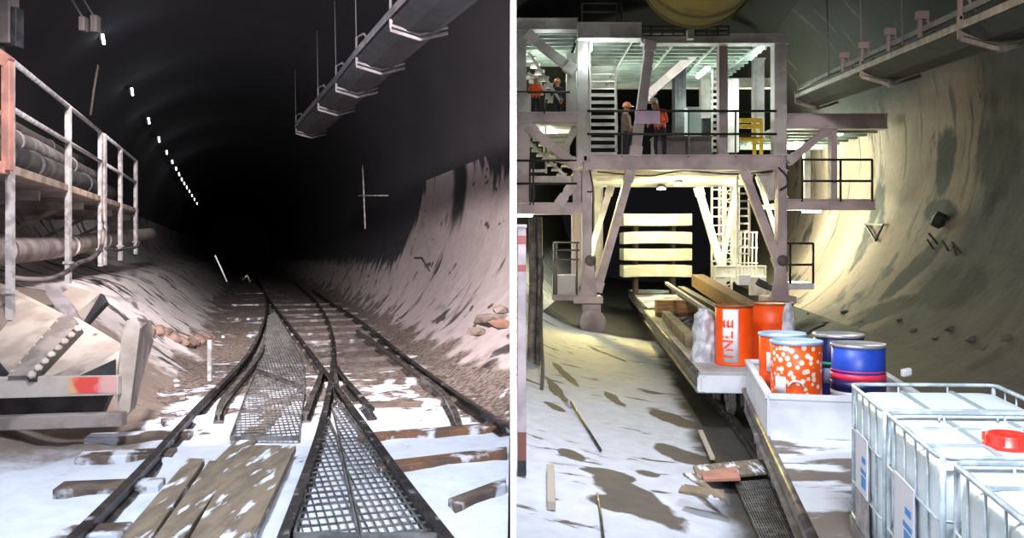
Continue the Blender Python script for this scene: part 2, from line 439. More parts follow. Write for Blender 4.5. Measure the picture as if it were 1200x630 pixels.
c=t.mix(t.ramp(t.math('ADD',t.z,n1),-.6,.4),c,(.15,.145,.145)); t.out(c,n2,.4,.05)
t=NT('bore_wall_right',.85)
n1=t.noise(.55,5,(1,.8,.5),rough=.6); n2=t.noise(4,5); st=t.noise(1.3,5,(.4,2.0,.25))
c=t.mix(n2,(.47,.40,.365),(.59,.51,.465))
c=t.mix(t.ramp(t.math('ADD',t.y,t.math('MULTIPLY',n1,3.)),24.2,22.6),c,t.mix(n2,(.25,.245,.245),(.34,.33,.325)))  # darker base stands in for weaker light away from the gantry
c=t.mix(t.ramp(n1,.56,.64),c,(.22,.20,.195)); c=t.mix(t.ramp(t.math('ADD',t.z,n1),4.2,5.6),c,(.17,.165,.16))  # noise patches; upper wall also darkened in its colour for dimmer light
c=t.mix(t.ramp(st,.60,.70),c,(.30,.28,.27))
# a tall soot stain and a bank of dark mud
def vz_of(px,py,x0=7.2):
    # hit the circular wall
    a=(px-600)/F; bb=(HZ-py)/F
    best=None
    for k in range(600):
        d=5+k*.06; q=V((a*d,d,bb*d))-RO; u=q.x*RR.x+q.y*RR.y
        if u*u+(bb*d-ZC)**2>RAD*RAD: return q.x*RE.x+q.y*RE.y, bb*d, u
    return 20,0,5
wob=t.noise(1.1,6,rough=.6)
for (a,b_,w) in (((1030,352),(1108,275),.55),((1104,150),(1108,225),.7),((1150,340),(1085,330),.6),((1160,150),(1180,230),1.0),((1000,372),(1080,352),.35),((1085,245),(1120,250),.3)):
    v0,z0,_=vz_of(*a); v1,z1,_=vz_of(*b_)
    dx,dy=v1-v0,z1-z0; ln=math.hypot(dx,dy); dx/=ln; dy/=ln
    X=t.math('SUBTRACT',t.y,v0); Y=t.math('SUBTRACT',t.z,z0)
    al=t.math('ADD',t.math('MULTIPLY',X,dx),t.math('MULTIPLY',Y,dy)); ac=t.math('ADD',t.math('MULTIPLY',X,-dy),t.math('MULTIPLY',Y,dx))
    al=t.math('DIVIDE',t.math('SUBTRACT',al,ln/2),ln/2); ac=t.math('DIVIDE',ac,w)
    d=t.math('ADD',t.math('ADD',t.math('MULTIPLY',al,al),t.math('MULTIPLY',ac,ac)),t.math('MULTIPLY',t.math('SUBTRACT',wob,.5),2.6))
    r=t.n.new('ShaderNodeMapRange'); r.inputs['From Min'].default_value=1.25; r.inputs['From Max'].default_value=.7
    t.l.new(d,r.inputs['Value']); c=t.mix(r.outputs[0],c,(.165,.15,.15))
t.out(c,n2,.4,.06)
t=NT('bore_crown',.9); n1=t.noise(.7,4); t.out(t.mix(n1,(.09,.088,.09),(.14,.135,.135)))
def ring_right():
    pts=smooth_path([V((x,0,z)) for x,z in RPRO],2)
    a0=math.atan2(4.3,ZC+2.2); n=82
    for i in range(1,n):
        a=a0+(2*math.pi-2*a0)*i/n
        pts.append(V((RAD*math.sin(a),0,ZC-RAD*math.cos(a))))
    pts.append(pts[0].copy())
    return pts
RRING=ring_right()
def rshell(name,i0,i1,m,amp,vs):
    bm=MB(); rows=[]
    for v in vs:
        row=[]
        rg=RRING[i0:i1+1]
        for k,p in enumerate(rg):
            q=V((p.x,v,p.z)); e=amp*(nz(p.x*1.6,v*1.6,p.z*1.6)+.5*nz(p.x*5,v*5,p.z*5))
            if k in (0,len(rg)-1): e=0
            c=V((0,v,ZC))-q; c.normalize(); row.append(bm.bm.verts.new(q+c*e))
        rows.append(row)
    for A,B in zip(rows,rows[1:]):
        for k in range(len(A)-1): bm._f([A[k],A[k+1],B[k+1],B[k]],True)
    inv=M_R.inverted(); bm.bm.transform(M_R)
    bmesh.ops.bisect_plane(bm.bm,geom=bm.bm.verts[:]+bm.bm.edges[:]+bm.bm.faces[:],plane_co=(.03,0,0),plane_no=(-1,0,0),clear_outer=True)
    bm.bm.transform(inv)
    return struct(bm.build(name,m,world=M_R,recalc=False))
vr=[]; v=2.5
while v<18: vr.append(v); v+=.2
while v<70: vr.append(v); v+=.3+(v-18)*.03
NB=(len(RPRO)-1)*2
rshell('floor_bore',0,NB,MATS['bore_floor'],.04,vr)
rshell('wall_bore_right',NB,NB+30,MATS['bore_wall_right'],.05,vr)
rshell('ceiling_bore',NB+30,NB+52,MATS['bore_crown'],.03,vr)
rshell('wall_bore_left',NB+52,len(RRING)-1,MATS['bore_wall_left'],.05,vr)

def zL(u,v): return interp([(p.x,p.z) for p in ring_left(v)[:i_rw] ],u)
def hitL(px,py,off=0.):
    a=(px-600)/F; b_=(HZ-py)/F; d=4.
    while d<60:
        u,v,z=Linv(V((a*d,d,b_*d)))
        if u<-5.3 or u>5.3 or z<zL(u,v)+off: break
        d+=.08
    return V((a*d,d,b_*d))
def hitR(px,py,off=0.):
    a=(px-600)/F; b_=(HZ-py)/F; d=4.
    while d<60:
        q=V((a*d,d,b_*d))-RO; u=q.dot(RR)
        if b_*d<interp(RPRO,u)+off or u*u+(b_*d-ZC)**2>RAD*RAD: break
        d+=.05
    return V((a*d,d,b_*d))
# ================================================================== LEFT BORE OBJECTS
RAILP=[(-.06,-.14),(.06,-.14),(.06,-.122),(.012,-.105),(.012,-.04),(.036,-.03),(.036,-.004),(.03,0),(-.03,0),(-.036,-.004),(-.036,-.03),(-.012,-.04),(-.012,-.105),(-.06,-.122)]
def rail(name,pix,label,cat,group=None,m=STEEL,h=RAILZ,sc=1.0):
    path=smooth_path([GL(x,y,h) for x,y in pix],6)
    b=MB(); b.sweep(path,[(x*sc,z) for x,z in RAILP]); return tag(b.build(name,m),label,cat,group)
rail('running_rail',[(62,650),(82,630),(165,548),(235,472),(290,415),(308,380),(313,358),(309,340),(298,322),(286,311)],'dark outer rail curving away on the left past the loose boards','rail')
rail('running_rail',[(318,660),(330,630),(352,570),(375,502),(387,448),(391,412),(387,383),(377,362),(365,347),(345,330)],'curved rail crossing to the far right stock rail, left edge of the big grating','rail')
rail('running_rail',[(540,648),(527,630),(462,545),(402,462),(376,428),(343,385),(318,354),(304,334),(292,317)],'long straight middle rail right of the big grating running up to the crossing','rail')
rail('running_rail',[(592,497),(564,478),(533,458),(470,413),(422,375),(384,351),(366,339)],'rightmost dark rail at the foot of the dusty curved wall','rail')
rail('guard_rail',[(537,492),(530,475),(512,452),(472,424),(446,405),(418,386)],'worn pale guard rail with a flared end inside the rightmost rail','guard rail',m=STEELW)
rail('guard_rail',[(256,482),(262,466),(284,440),(302,418),(309,404)],'short pale guard rail beside the left curving rail','guard rail',m=STEELW)
rail('wing_rail',[(358,482),(366,462),(373,446),(378,430)],'short bent wing rail left of the crossing point','wing rail',m=STEELW)
rail('wing_rail',[(436,478),(418,458),(402,440),(394,428)],'short wing rail right of the crossing point','wing rail')
# frog block
b=MB(); q=[GL(384,452,RAILZ-.01),GL(398,452,RAILZ-.01),GL(393,424,RAILZ-.01),GL(388,424,RAILZ-.01)]
b.hexa([p-V((0,0,.13)) for p in q],q); tag(b.build('crossing_block',STEELW,bevel=.01),'steel crossing block where the curved and straight rails meet','rail crossing')

def slab(pix,h,th,m,name,label,cat,group=None,bev=.008):
    q=[GL(x,y,h) for x,y in pix]
    b=MB(); b.hexa([p-V((0,0,th)) for p in q],q); return tag(b.build(name,m,bevel=bev),label,cat,group)
# sleepers right of the middle rail
# found by v along the line; each runs across u from the middle rail to the right rail
rp=[GL(x,y) for x,y in [(527,630),(462,545),(402,462),(376,428),(343,385),(318,354)]]
rq=[GL(x,y) for x,y in [(650,536),(597,500),(533,458),(470,413),(422,375),(384,351),(359,333)]]
def u_at(pts,v):
    uv=[Linv(p) for p in pts]
    for a,c in zip(uv,uv[1:]):
        if min(a[1],c[1])<=v<=max(a[1],c[1]):
            t=(v-a[1])/(c[1]-a[1]); return a[0]+(c[0]-a[0])*t
    return uv[0][0] if abs(v-uv[0][1])<abs(v-uv[-1][1]) else uv[-1][0]
SLG='sleepers of the straight track'
srow=[(560,600,600),(540,598,550),(505,575,515),(478,560,478),(452,555,452),(436,0,437),(424,0,424),(412,0,412),(402,0,402),(393,0,393),(385,0,385),(377,0,377),(370,0,370),(364,0,364),(358,0,358)]
words=['nearest, cut by the frame bottom','second','third, bare rusty edge','fourth','fifth','sixth','seventh','eighth','ninth','tenth','eleventh','twelfth','thirteenth','fourteenth','farthest']
for i,(a,bb,y) in enumerate(srow):
    xm=460+(y-545)*.74 if y>462 else 402+(y-462)*.77
    v=Linv(GL(xm,y))[1]
    u0=u_at(rp,v)-.18; u1=u_at(rq,v)+.25
    if i==0: u0,u1=u0+.35,u0+2.4
    hw=.12
    th=GZ+.06
    c=[L(u0,v-hw,th),L(u1,v-hw,th),L(u1,v+hw,th),L(u0,v+hw,th)]
    if min(p.x for p in c)>-.1: continue
    c=[V((min(p.x,-.05),p.y,p.z)) for p in c]
    b=MB(); b.hexa([p-V((0,0,.12)) for p in c],c)
    tag(b.build('sleeper',RUSTB if i in (1,2) else (RUST if i<5 else RUSTF),bevel=.012),'dusty sleeper between the middle and right rails, %s from the front'%words[i] if i else 'dusty sleeper between middle and right rails, nearest the front edge','sleeper',SLG)
# sleeper ends left of the curved rail
for i,(x0,x1,y,w) in enumerate([(62,150,622,'nearest the bottom corner'),(68,190,568,'below the one beside the loose boards'),(92,205,532,'in the middle of the row'),(102,225,510,'just in front of the steel debris box'),(190,245,492,'farthest, short and half buried')]):
    a=GL(x0,y,GZ+.07); c=GL(x1,y-5,GZ+.07)
    d=(c-a).normalized(); n=V((-d.y,d.x,0))*.13
    q=[a-n,c-n,c+n,a+n]; b=MB(); b.hexa([p-V((0,0,.16)) for p in q],q)
    tag(b.build('sleeper',RUST,bevel=.012),'dusty sleeper end left of the curved rail, %s'%w,'sleeper','sleeper ends left of the curving rail')
# sleepers far up the diverging track
for i,(x0,x1,y) in enumerate([(262,306,392),(268,309,372),(272,311,356),(276,310,343)]):
    a=GL(x0,y,GZ+.05); c=GL(x1,y,GZ+.05); d=(c-a).normalized(); n=V((-d.y,d.x,0))*.14
    q=[a-n,c-n,c+n,a+n]; b=MB(); b.hexa([p-V((0,0,.1)) for p in q],q)
    tag(b.build('sleeper',RUST,bevel=.01),'brown sleeper end left of the curving rail up the line, %s'%['nearest of the far ones','second of the far ones','third of the far ones','farthest of all'][i],'sleeper','sleeper ends left of the curving rail')

# timber boards between the rails
BG='loose boards between the curved rails'
for pix,lab in (([(221,536),(240,537),(176,630),(140,630)],'narrow dusty timber board nearest the left curving rail'),
                ([(245,539),(277,540),(214,630),(180,630)],'timber board in the middle of the three loose boards'),
                ([(283,521),(347,521),(296,630),(222,630)],'widest bare brown timber board beside the big grating')):
    pix=[pix[3],pix[2],pix[1],pix[0]]
    slab(pix,GZ+.12,.07,PLANK,'timber_board',lab,'board',BG)
slab([(215,575),(245,575),(330,482),(310,482)],GZ+.045,.05,PLANK,'timber_board','pale board half buried in white dust behind the loose boards','board',BG)

# gratings
def grate(poly,cw,cl,label,group='gratings between the rails'):
    uv=[Linv(GL(x,y)) for x,y in poly]; pts=[(a,c) for a,c,_ in uv]
    b=MB(); z=GZ+.06
    def span(axis,val):
        xs=[]
        for i in range(len(pts)):
            p=pts[i]; q=pts[(i+1)%len(pts)]
            a,c=p[axis],q[axis]
            if (a-val)*(c-val)<0:
                t=(val-a)/(c-a); xs.append(p[1-axis]+(q[1-axis]-p[1-axis])*t)
        return (min(xs),max(xs)) if len(xs)>=2 else None
    us=[p[0] for p in pts]; vv=[p[1] for p in pts]
    u=min(us)+.001
    while u<max(us):
        s=span(0,u)
        if s: b.bar(L(u,s[0],z),L(u,s[1],z),.007,.02)
        u+=cw
    v=min(vv)+.001
    while v<max(vv):
        s=span(1,v)
        if s: b.bar(L(s[0],v,z-.004),L(s[1],v,z-.004),.020,.012)
        v+=cl
    for i in range(len(pts)):
        p=pts[i]; q=pts[(i+1)%len(pts)]; b.bar(L(p[0],p[1],z),L(q[0],q[1],z),.015,.05)
    return tag(b.build('floor_grating',GRATE),label,'grating',group)
grate([(270,520),(350,520),(357,462),(300,440),(288,468)],.052,.16,'nearer walkway grating between the left curved rails behind the boards')
grate([(301,437),(357,458),(356,430),(340,395),(322,366),(314,372),(309,405)],.052,.2,'farther walkway grating narrowing up between the left curved rails')
grate([(345,638),(420,638),(395,520),(385,496),(379,510),(362,565)],.062,.17,'long snow filled grating right of the curved crossing rail')
grate([(424,638),(516,638),(455,555),(396,475),(389,482),(398,520)],.062,.17,'long snow filled grating left of the straight middle rail')

# railing on the left walkway
RU=-2.57
def lp(px,z): # depth on plane u=RU for a pixel column
    a=(px-600)/F; d=RU/(a*LR.x+LR.y); return V((a*d,d,0)), d
def railing(pxs,label,y_bot):
    p0,_=lp(pxs[0],0)
    r=thing('handrail',V((p0.x,p0.y,-.9)),label,'railing','walkway railings')
    prev=None
    for px,yb in zip(pxs,y_bot):
        p,d=lp(px,0); top=2.17+.0*d; zb=(HZ-yb)/F*d
        b=MB(); b.bar(V((p.x,p.y,zb-.35)),V((p.x,p.y,top)),.075,.075); b.obox(V((p.x,p.y,zb-.02)),V((.06,0,0)),V((0,.06,0)),V((0,0,.02)))
        b.build('post',GALV,r)
    pa,_=lp(pxs[0],0); pb,_=lp(pxs[-1],0)
    for z,n in ((2.17,'top_rail'),(1.6,'middle_rail')):
        b=MB(); b.tube([V((pa.x,pa.y,z)),V((pb.x,pb.y,z))],.035,8); b.build(n,GALV,r)
    return r
railing([12,80,118],'nearest grey steel railing with tall posts along the left walkway',[340,306,291])
railing([122,141,159],'second steel railing section farther along the left walkway',[290,287,282])
#railing([166,171,176,180],'farthest dim railing section at the end of the left walkway',[281,281,281,281])
# walkway deck with pipes lying on it
def lv(px,u): # v where pixel column meets plane u
    a=(px-600)/F; d=u/(a*LR.x+LR.y); p=V((a*d,d,0)); return Linv(p)[1]
va,vb=6.5,lv(162,RU)
w=thing('walkway',L(-3.6,10,.7),'raised left walkway deck with dusty timber edge behind the railing','walkway')
b=MB(); q=[L(RU-.05,va,1.0),L(RU-.05,vb,1.27),L(-4.9,vb,1.27),L(-4.9,va,1.0)]; b.hexa([p-V((0,0,.08)) for p in q],q); b.build('deck',CREAMD,w,bevel=.01)
b=MB(); b.bar(L(RU-.02,va,.98),L(RU-.02,vb,1.24),.06,.11); b.build('edge_beam',mat('walkway_timber',(.66,.58,.52),(.52,.44,.39),.8,0,3),w,bevel=.01)
for k in range(5):
    v=10+k*3.6; z=.98+(v-va)/(vb-va)*.27
    b=MB(); b.bar(L(-2.7,v,z-.2),L(-4.85,v,z-.2),.1,.14); b.bar(L(-3.0,v,z-.2),L(-4.7,v,z-1.1),.07,.07); b.build('bracket',CREAMD,w)
PG='pipes stacked along the walkway'
for u,z,r,m,lab in ((-3.2,1.36,.20,mat('dusty_dark_pipe',(.36,.34,.34),(.22,.21,.22),.7,0,4),'thick dark pipe lowest and nearest the railing on the walkway'),(-3.65,1.38,.21,mat('dusty_dark_pipe',(.36,.34,.34),(.22,.21,.22),.7,0,4),'thick dark pipe lying second from the railing'),(-3.45,1.73,.17,mat('grey_pipe',(.48,.45,.45),(.34,.32,.32),.6,0,4),'grey dusty pipe resting on top of the two dark pipes'),(-4.05,1.70,.3,mat('dusty_dark_pipe',(.36,.34,.34),(.22,.21,.22),.7,0,4),'largest dark pipe against the wall on the walkway'),(-3.85,2.14,.13,mat('brown_pipe',(.34,.31,.30),(.24,.22,.22),.7,0,4),'thin brown pipe topmost in the walkway pipe stack')):
    b=MB(); pts=[L(u+.05*nz(k*.7,u),7+k*1.2,z+(k*1.2/18)*.3+.04*nz(k*.9,u,3)) for k in range(15)]
    b.tube(pts,r,14)
    for k in (3,7,11): b.tube([pts[k]-LE*.06,pts[k]+LE*.06],r*1.14,14)
    tag(b.build('service_pipe',m),lab,'pipe',PG)
# salmon frame on the left edge
f=thing('gate_frame',P(2,210,9.6),'salmon painted steel frame standing at the near end of the walkway','frame')
for a,c,n,wd in (((14,72),(14,200),'post',.10),((-30,40),(16,74),'top_beam',.13),((-20,130),(14,133),'middle_bar',.06),((-20,193),(14,197),'lower_beam',.14)):
    b=MB(); b.bar(P(a[0]-5,a[1],9.6),P(c[0]-5,c[1],9.6),wd,wd); b.build(n,ORP,f,bevel=.01)
# panel at top left
cb=thing('junction_box',P(6,50,14),'grey junction box with cable glands high on the left wall','junction box')
b=MB(); p=P(-2,50,14); b.box((p.x-.18,p.y,p.z),(p.x+.18,p.y+.3,p.z+.85)); b.build('case',GREY,cb,bevel=.02)
b=MB(); b.box((p.x+.19,p.y+.02,p.z-.05),(p.x+.28,p.y+.25,p.z+.6)); b.build('side_duct',DARK,cb,bevel=.01)
b=MB(); b.tube([p+V((0,.1,0)),p+V((0.02,.1,-.25)),p+V((.06,.1,-.5))],.03,6); b.build('cable_tail',BLACK,cb)
b=MB(); b.bar(p+V((0,.3,.5)),p+V((-1.6,.9,.5)),.08,.08); b.bar(p+V((0,.3,.2)),p+V((-1.6,.9,.2)),.08,.08); b.build('wall_arm',DARK,cb)
# big dusty pipe on the bank
pts=[]
for px,y in ((-40,297),(0,294),(40,292),(80,288),(120,281),(150,277),(178,273)):
    a=(px-600)/F; u=-3.05; d=u/(a*LR.x+LR.y); pts.append(V((a*d,d,(HZ-y)/F*d)))
b=MB(); b.tube(smooth_path(pts,5),.19,16)
for k in (1,3,4): b.tube([pts[k]-LE*.08,pts[k]+LE*.08],.215,16)
tag(b.build('water_pipe',CONCD),'long dusty pale pipe lying on the left bank under the walkway','pipe')
# black hose looping
def zb(u,v):
    rg=ring_left(v)
    best=min((abs(p.x-u),p.z) for p in rg[:i_rf])
    return best[1]
hp=[(-20,318,11.2),(0,322,10.9),(30,327,11),(60,326,11.4),(80,317,12),(92,308,12.6),(108,302,13.2),(118,291,14.2),(121,270,14.8),(122,200,15),(122,168,15)]
b=MB(); b.tube(smooth_path([P(*h) for h in hp],5),.035,8); tag(b.build('hose',mat('grey_hose',(.42,.38,.37),(.2,.18,.18),.6,0,4)),'dark hose drooping below the railing and rising along a post','hose')
b=MB(); b.tube(smooth_path([P(124,291,15.2),P(136,293,15.6),P(150,291,16.4),P(160,289,17),P(163,283,17.4)],5),.03,8); tag(b.build('hose',BLACK),'short black hose at the foot of the second railing section','hose')

# steel debris box in the lower left
D=9.3
s=thing('steel_box_structure',GL(90,494),'broken cream steel box with bolted flange and red smeared beam beside the track','steel structure')
def qd(pix,ds,th,m,name,bev=.01,dirv=(0,1,0)):
    if not isinstance(ds,(list,tuple)): ds=[ds]*len(pix)
    q=[P(x,y,d) for (x,y),d in zip(pix,ds)]; b=MB(); b.hexa([p+V(dirv)*th for p in q],q); return b.build(name,m,s,bevel=bev)
qd([(-40,468),(138,463),(138,440),(-40,442)],8.9,.10,mat('smeared_beam',(.72,.67,.64),(.66,.6,.57),.6,0,3),'front_beam')
b=MB(); q=[P(80,461,8.893),P(136,460,8.893),P(136,441,8.893),P(80,442,8.893)]; b.hexa([p+V((0,.004,0)) for p in q],q)
def smear():
    t=NT('red_smear',.6); n=t.noise(5,4); r=t.math('ADD',t.x,t.math('MULTIPLY',t.math('SUBTRACT',n,.5),.35))
    a=t.mix(t.ramp(r,.58,.68),(.72,.66,.62),(.80,.62,.46)); a=t.mix(t.ramp(r,.69,.75),a,(.82,.28,.24))
    return t.out(t.mix(t.ramp(r,.88,.95),a,(.80,.60,.58)))
b.build('paint_smear',smear(),s)
qd([(-40,506),(142,500),(142,484),(-40,490)],8.8,.14,CREAMD,'lower_beam')
qd([(-40,490),(118,486),(128,464),(-40,468)],9.2,.12,mat('grey_roll',(.40,.37,.37),(.3,.28,.28),.8,0,3),'inner_beam')
qd([(137,500),(152,482),(164,384),(158,372),(147,376),(141,400),(138,440)],9.0,.06,CREAM,'end_plate')
qd([(152,482),(156,480),(178,400),(176,376),(158,372),(164,384)],[9.0,9.1,10.2,10.2,9.05,9.0],.05,CREAMD,'side_plate')
# sloping top plate
qd([(-40,440),(40,440),(137,440),(142,402),(92,372),(76,368),(0,330),(-40,320)],[9.0,9.0,9.0,9.6,10.2,10.3,11.0,11.2],.06,CREAM,'top_plate',dirv=(0,.3,-1))
# bolted flange across the plate
def lift(x,y,k=.16):            # point on the sloping plate, raised towards the viewer
    t_=(440-y)/72.; return P(x,y,9.0+1.2*t_-k)
fq=[lift(*p) for p in ((8,440),(33,440),(90,380),(86,371),(76,367),(68,372))]
b=MB(); b.hexa([p+V((0,.12,-.09)) for p in fq],fq); b.build('flange',CREAMD,s,bevel=.006)
fq=[lift(x,y,.15) for x,y in ((30,441),(40,441),(96,385),(91,378))]
b=MB(); b.hexa([p+V((0,.08,-.08)) for p in fq],fq); b.build('flange_lip',mat('shadow_steel',(.30,.27,.26),(.24,.22,.21),.7,0,4),s,bevel=.004)
for k in range(8):
    t_=k/7; b=MB(); c=lift(37+54*t_,438-54*t_,.2); b.lathe(c,[(.045,-.03),(.045,.0),(.03,.012),(0,.012)],6,(.3,-.75,.6),smooth=False); b.build('bolt',CREAM,s)
for k in range(7):
    t_=k/6; b=MB(); c=lift(14+52*t_,434-58*t_,.19); b.lathe(c,[(.022,-.02),(.022,.0),(0,.008)],6,(0,-.6,.8),smooth=False); b.build('bolt',CREAM,s)
qd([(60,440),(86,440),(140,412),(140,405)],[8.96,8.96,9.45,9.5],.08,CREAMD,'stiffener',dirv=(0,.3,-1))
qd([(92,440),(136,440),(136,420)],[8.95,8.95,9.0],.02,BLACK,'shade_sheet',dirv=(0,.2,-1))  # black sheet put in for the shaded inside of the box
qd([(-40,440),(12,440),(-2,424),(-40,400)],[8.94]*4,.03,BLACK,'shade_gap_sheet')  # black sheet standing in for a shaded gap
# tilted slab and box behind it
s2=thing('tilted_slab',P(66,372,10.6),'grey oval steel plate leaning on top of the cream steel box','steel plate')
b=MB(); c=[P(52,333,10.7),P(64,336,10.7),P(84,355,10.6),P(95,378,10.45),P(84,376,10.4),P(66,362,10.5),P(54,345,10.6)]
b.hexa([p+V((.0,.06,-.04)) for p in c],c); b.build('plate',mat('grey_plate',(.48,.45,.46),(.4,.37,.38),.7,0,4),s2,bevel=.005)
s3=thing('steel_tray',P(105,372,10.9),'open dusty steel tray behind the leaning oval plate','tray')
for pix,n,dd,m in (([(90,366),(118,343),(122,352),(98,377)],'front_wall',10.8,CREAMD),([(70,345),(84,335),(118,343),(92,366)],'floor_plate',10.9,CREAM),([(118,343),(124,354),(100,380),(98,376)],'edge',10.75,DARK)):
    q=[P(x,y,dd) for x,y in pix]; b=MB(); b.hexa([p+V((0,.1,-.03)) for p in q],q); b.build(n,m,s3,bevel=.005)
# red soil lump field & rubble by the bank
def lump(c,r,m,name,lab,cat,group=None,seed=0,sq=(1,1,.6)):
    b=MB(); bm=b.bm; bmesh.ops.create_icosphere(bm,subdivisions=1,radius=1)
    for v in bm.verts:
        k=1+.45*nz(v.co.x*1.3+seed,v.co.y*1.3,v.co.z*1.3+seed*2)+.15*nz(v.co.x*4+seed,v.co.y*4,v.co.z*4)
        v.co=V((v.co.x*r*k*sq[0],v.co.y*r*k*sq[1],v.co.z*r*k*sq[2]))+V(c)
    return tag(b.build(name,m),lab,cat,group)
def lumpg(px,y,r,*a,**k): return lump(GL(px,y,GZ+r*.3),r,*a,**k)
sl=[]
for k in range(16):
    px=166+k*5.2; y=392-6*math.sin(k*.5)+k*.6
    sl.append((px,y))
b=MB()
for i,(px,y) in enumerate(sl):
    bm2=bmesh.new(); bmesh.ops.create_icosphere(bm2,subdivisions=3,radius=1)
    c=hitL(px,y)+V((0,0,.0)); r=.15+.09*nz(i*1.7,3)
    mp={}
    for v in bm2.verts:
        k=1+.45*nz(v.co.x*1.5+i,v.co.y*1.5,v.co.z*1.5)+.3*nz(v.co.x*4+i,v.co.y*4,v.co.z*4); mp[v]=b.bm.verts.new(V((v.co.x*r*k*1.3,v.co.y*r*k,v.co.z*r*k*.8))+c)
    for f_ in bm2.faces: b._f([mp[v] for v in f_.verts],True)
    bm2.free()
tag(b.build('soil_ridge',DRED),'ridge of reddish soil at the foot of the streaked bank','soil',kind='stuff')
lumpg(560,398,.16,BRICK,'rubble_block','dusty orange rubble block lowest at the wall foot','rubble','rubble at the foot of the dusty wall',seed=3)
for px,py,d,r,m,lab,sd in ((573,374,12.6,.2,ROCK,'flat grey rubble block lying on the dusty wall foot',4),(586,363,13.0,.13,ROCK,'small grey rubble block topmost at the wall foot',5),(560,388,12.4,.14,ROCK,'smallest grey rubble lump left of the flat block',6),(584,380,12.5,.15,BRICK,'orange brown rubble block beside the flat grey block',7)):
    lump(P(px,py,d),r,m,'rubble_block',lab,'rubble','rubble at the foot of the dusty wall',seed=sd,sq=(1.2,1,.6))
for i in range(26):
    px=random.uniform(160,240); y=random.uniform(405,485); lumpg(px,y,random.uniform(.03,.07),ROCK if i%3 else SNOWM,'stone','small loose stone on the ground between the steel box and curving rail','stone','stones beside the curving rail',seed=i)
# short upright timber stake & sticks
b=MB(); b.bar(P(246,446,11.3),P(246,398,11.3),.05,.05); tag(b.build('stake',GALV),'thin grey stake standing by the left curving rail','stake')
b=MB(); b.tube([P(266,330,26),P(259,314,25.9),P(252,299,25.8)],.022,6); tag(b.build('steel_rod',WHITE),'pale steel rod leaning up at the far end of the bank','rod')
b=MB(); b.tube([P(284,328,27),P(290,322,27),P(293,330,27)],.04,6); tag(b.build('steel_rod',STEELW),'bent dark rod near the far end of the curving rail','rod')
b=MB(); v0,z0=0,0
b.tube([P(486,302,17.0),P(494,302,16.9),P(503,317,16.2)],.022,6); tag(b.build('steel_rod',STEEL),'short bent rod stuck on the dusty right wall','rod')
# thin pole with cross bar, right side
pl=thing('survey_pole',P(427,262,24),'thin pale pole with a cross bar standing by the right wall','pole')
b=MB(); b.tube([P(428,268,24),P(425,193,24)],.022,6); b.build('upright',GALV,pl)
b=MB(); b.tube([P(420,229,24),P(455,229,22.5)],.018,6); b.build('cross_bar',GALV,pl)
# hanging rod by the lamp row
b=MB(); b.tube([P(115,76,20),P(110,105,20),P(106,135,20)],.03,6); tag(b.build('hanger_rod',GREY),'grey rod hanging below the first tunnel lamp','rod')

# lamps along the left wall
lampx=[(121,46),(155,107.5),(174.5,141.5),(186.5,163.5),(195.5,178.5),(202,189.5),(206.5,197.5),(210,204),(213,210),(216,215),(219,219.5),(222,224),(225,229),(228,233.5),(231,238.5)]
UL=-3.6
for i,(px,py) in enumerate(lampx):
    a=(px-600)/F; d=UL/(a*LR.x+LR.y)*(1 if i<9 else 1); d=min(d,95); c=P(px,py,d)
    t_=thing('tunnel_lamp',c,('tunnel lamp in the row receding along the dark left wall, '+['nearest and largest','second from the front','third from the front','fourth from the front','fifth from the front','sixth from the front','seventh from the front','eighth from the front','ninth from the front','tenth from the front','eleventh from the front','fourth from the far end','third from the far end','second from the far end','farthest'][i]),'lamp','tunnel lamps along the left wall')
    h=.13 if i<4 else .10
    ax=(LE*.75+V((0,0,-.45))).normalized()
    b=MB(); b.bar(c-ax*h*1.4,c+ax*h*1.4,.07,.05); b.build('tube',LAMPF,t_)
    b=MB(); b.bar(c-ax*h*1.5+V((-.06,.03,.06)),c+ax*h*1.5+V((-.06,.03,.06)),.12,.06); b.bar(c+V((-.06,.03,.08)),c+V((-.9,.1,.5)),.04,.04); b.build('bracket',DARK,t_)
for (px,py,w_,h_,lab) in ((95,27,7,17,'left of two grey boxes hung above the nearest tunnel lamp'),(109,27,8,20,'right of two grey boxes hung above the nearest tunnel lamp')):
    b=MB(); p=P(px,py,17); b.box((p.x-w_*.0085,p.y,p.z-h_*.0085),(p.x+w_*.0085,p.y+.2,p.z+h_*.0085)); b.bar(p+V((0,.1,.1)),p+V((-.6,.3,1.0)),.04,.04)
    tag(b.build('hanging_box',GREY,bevel=.03),lab,'box','grey boxes above the lamp')

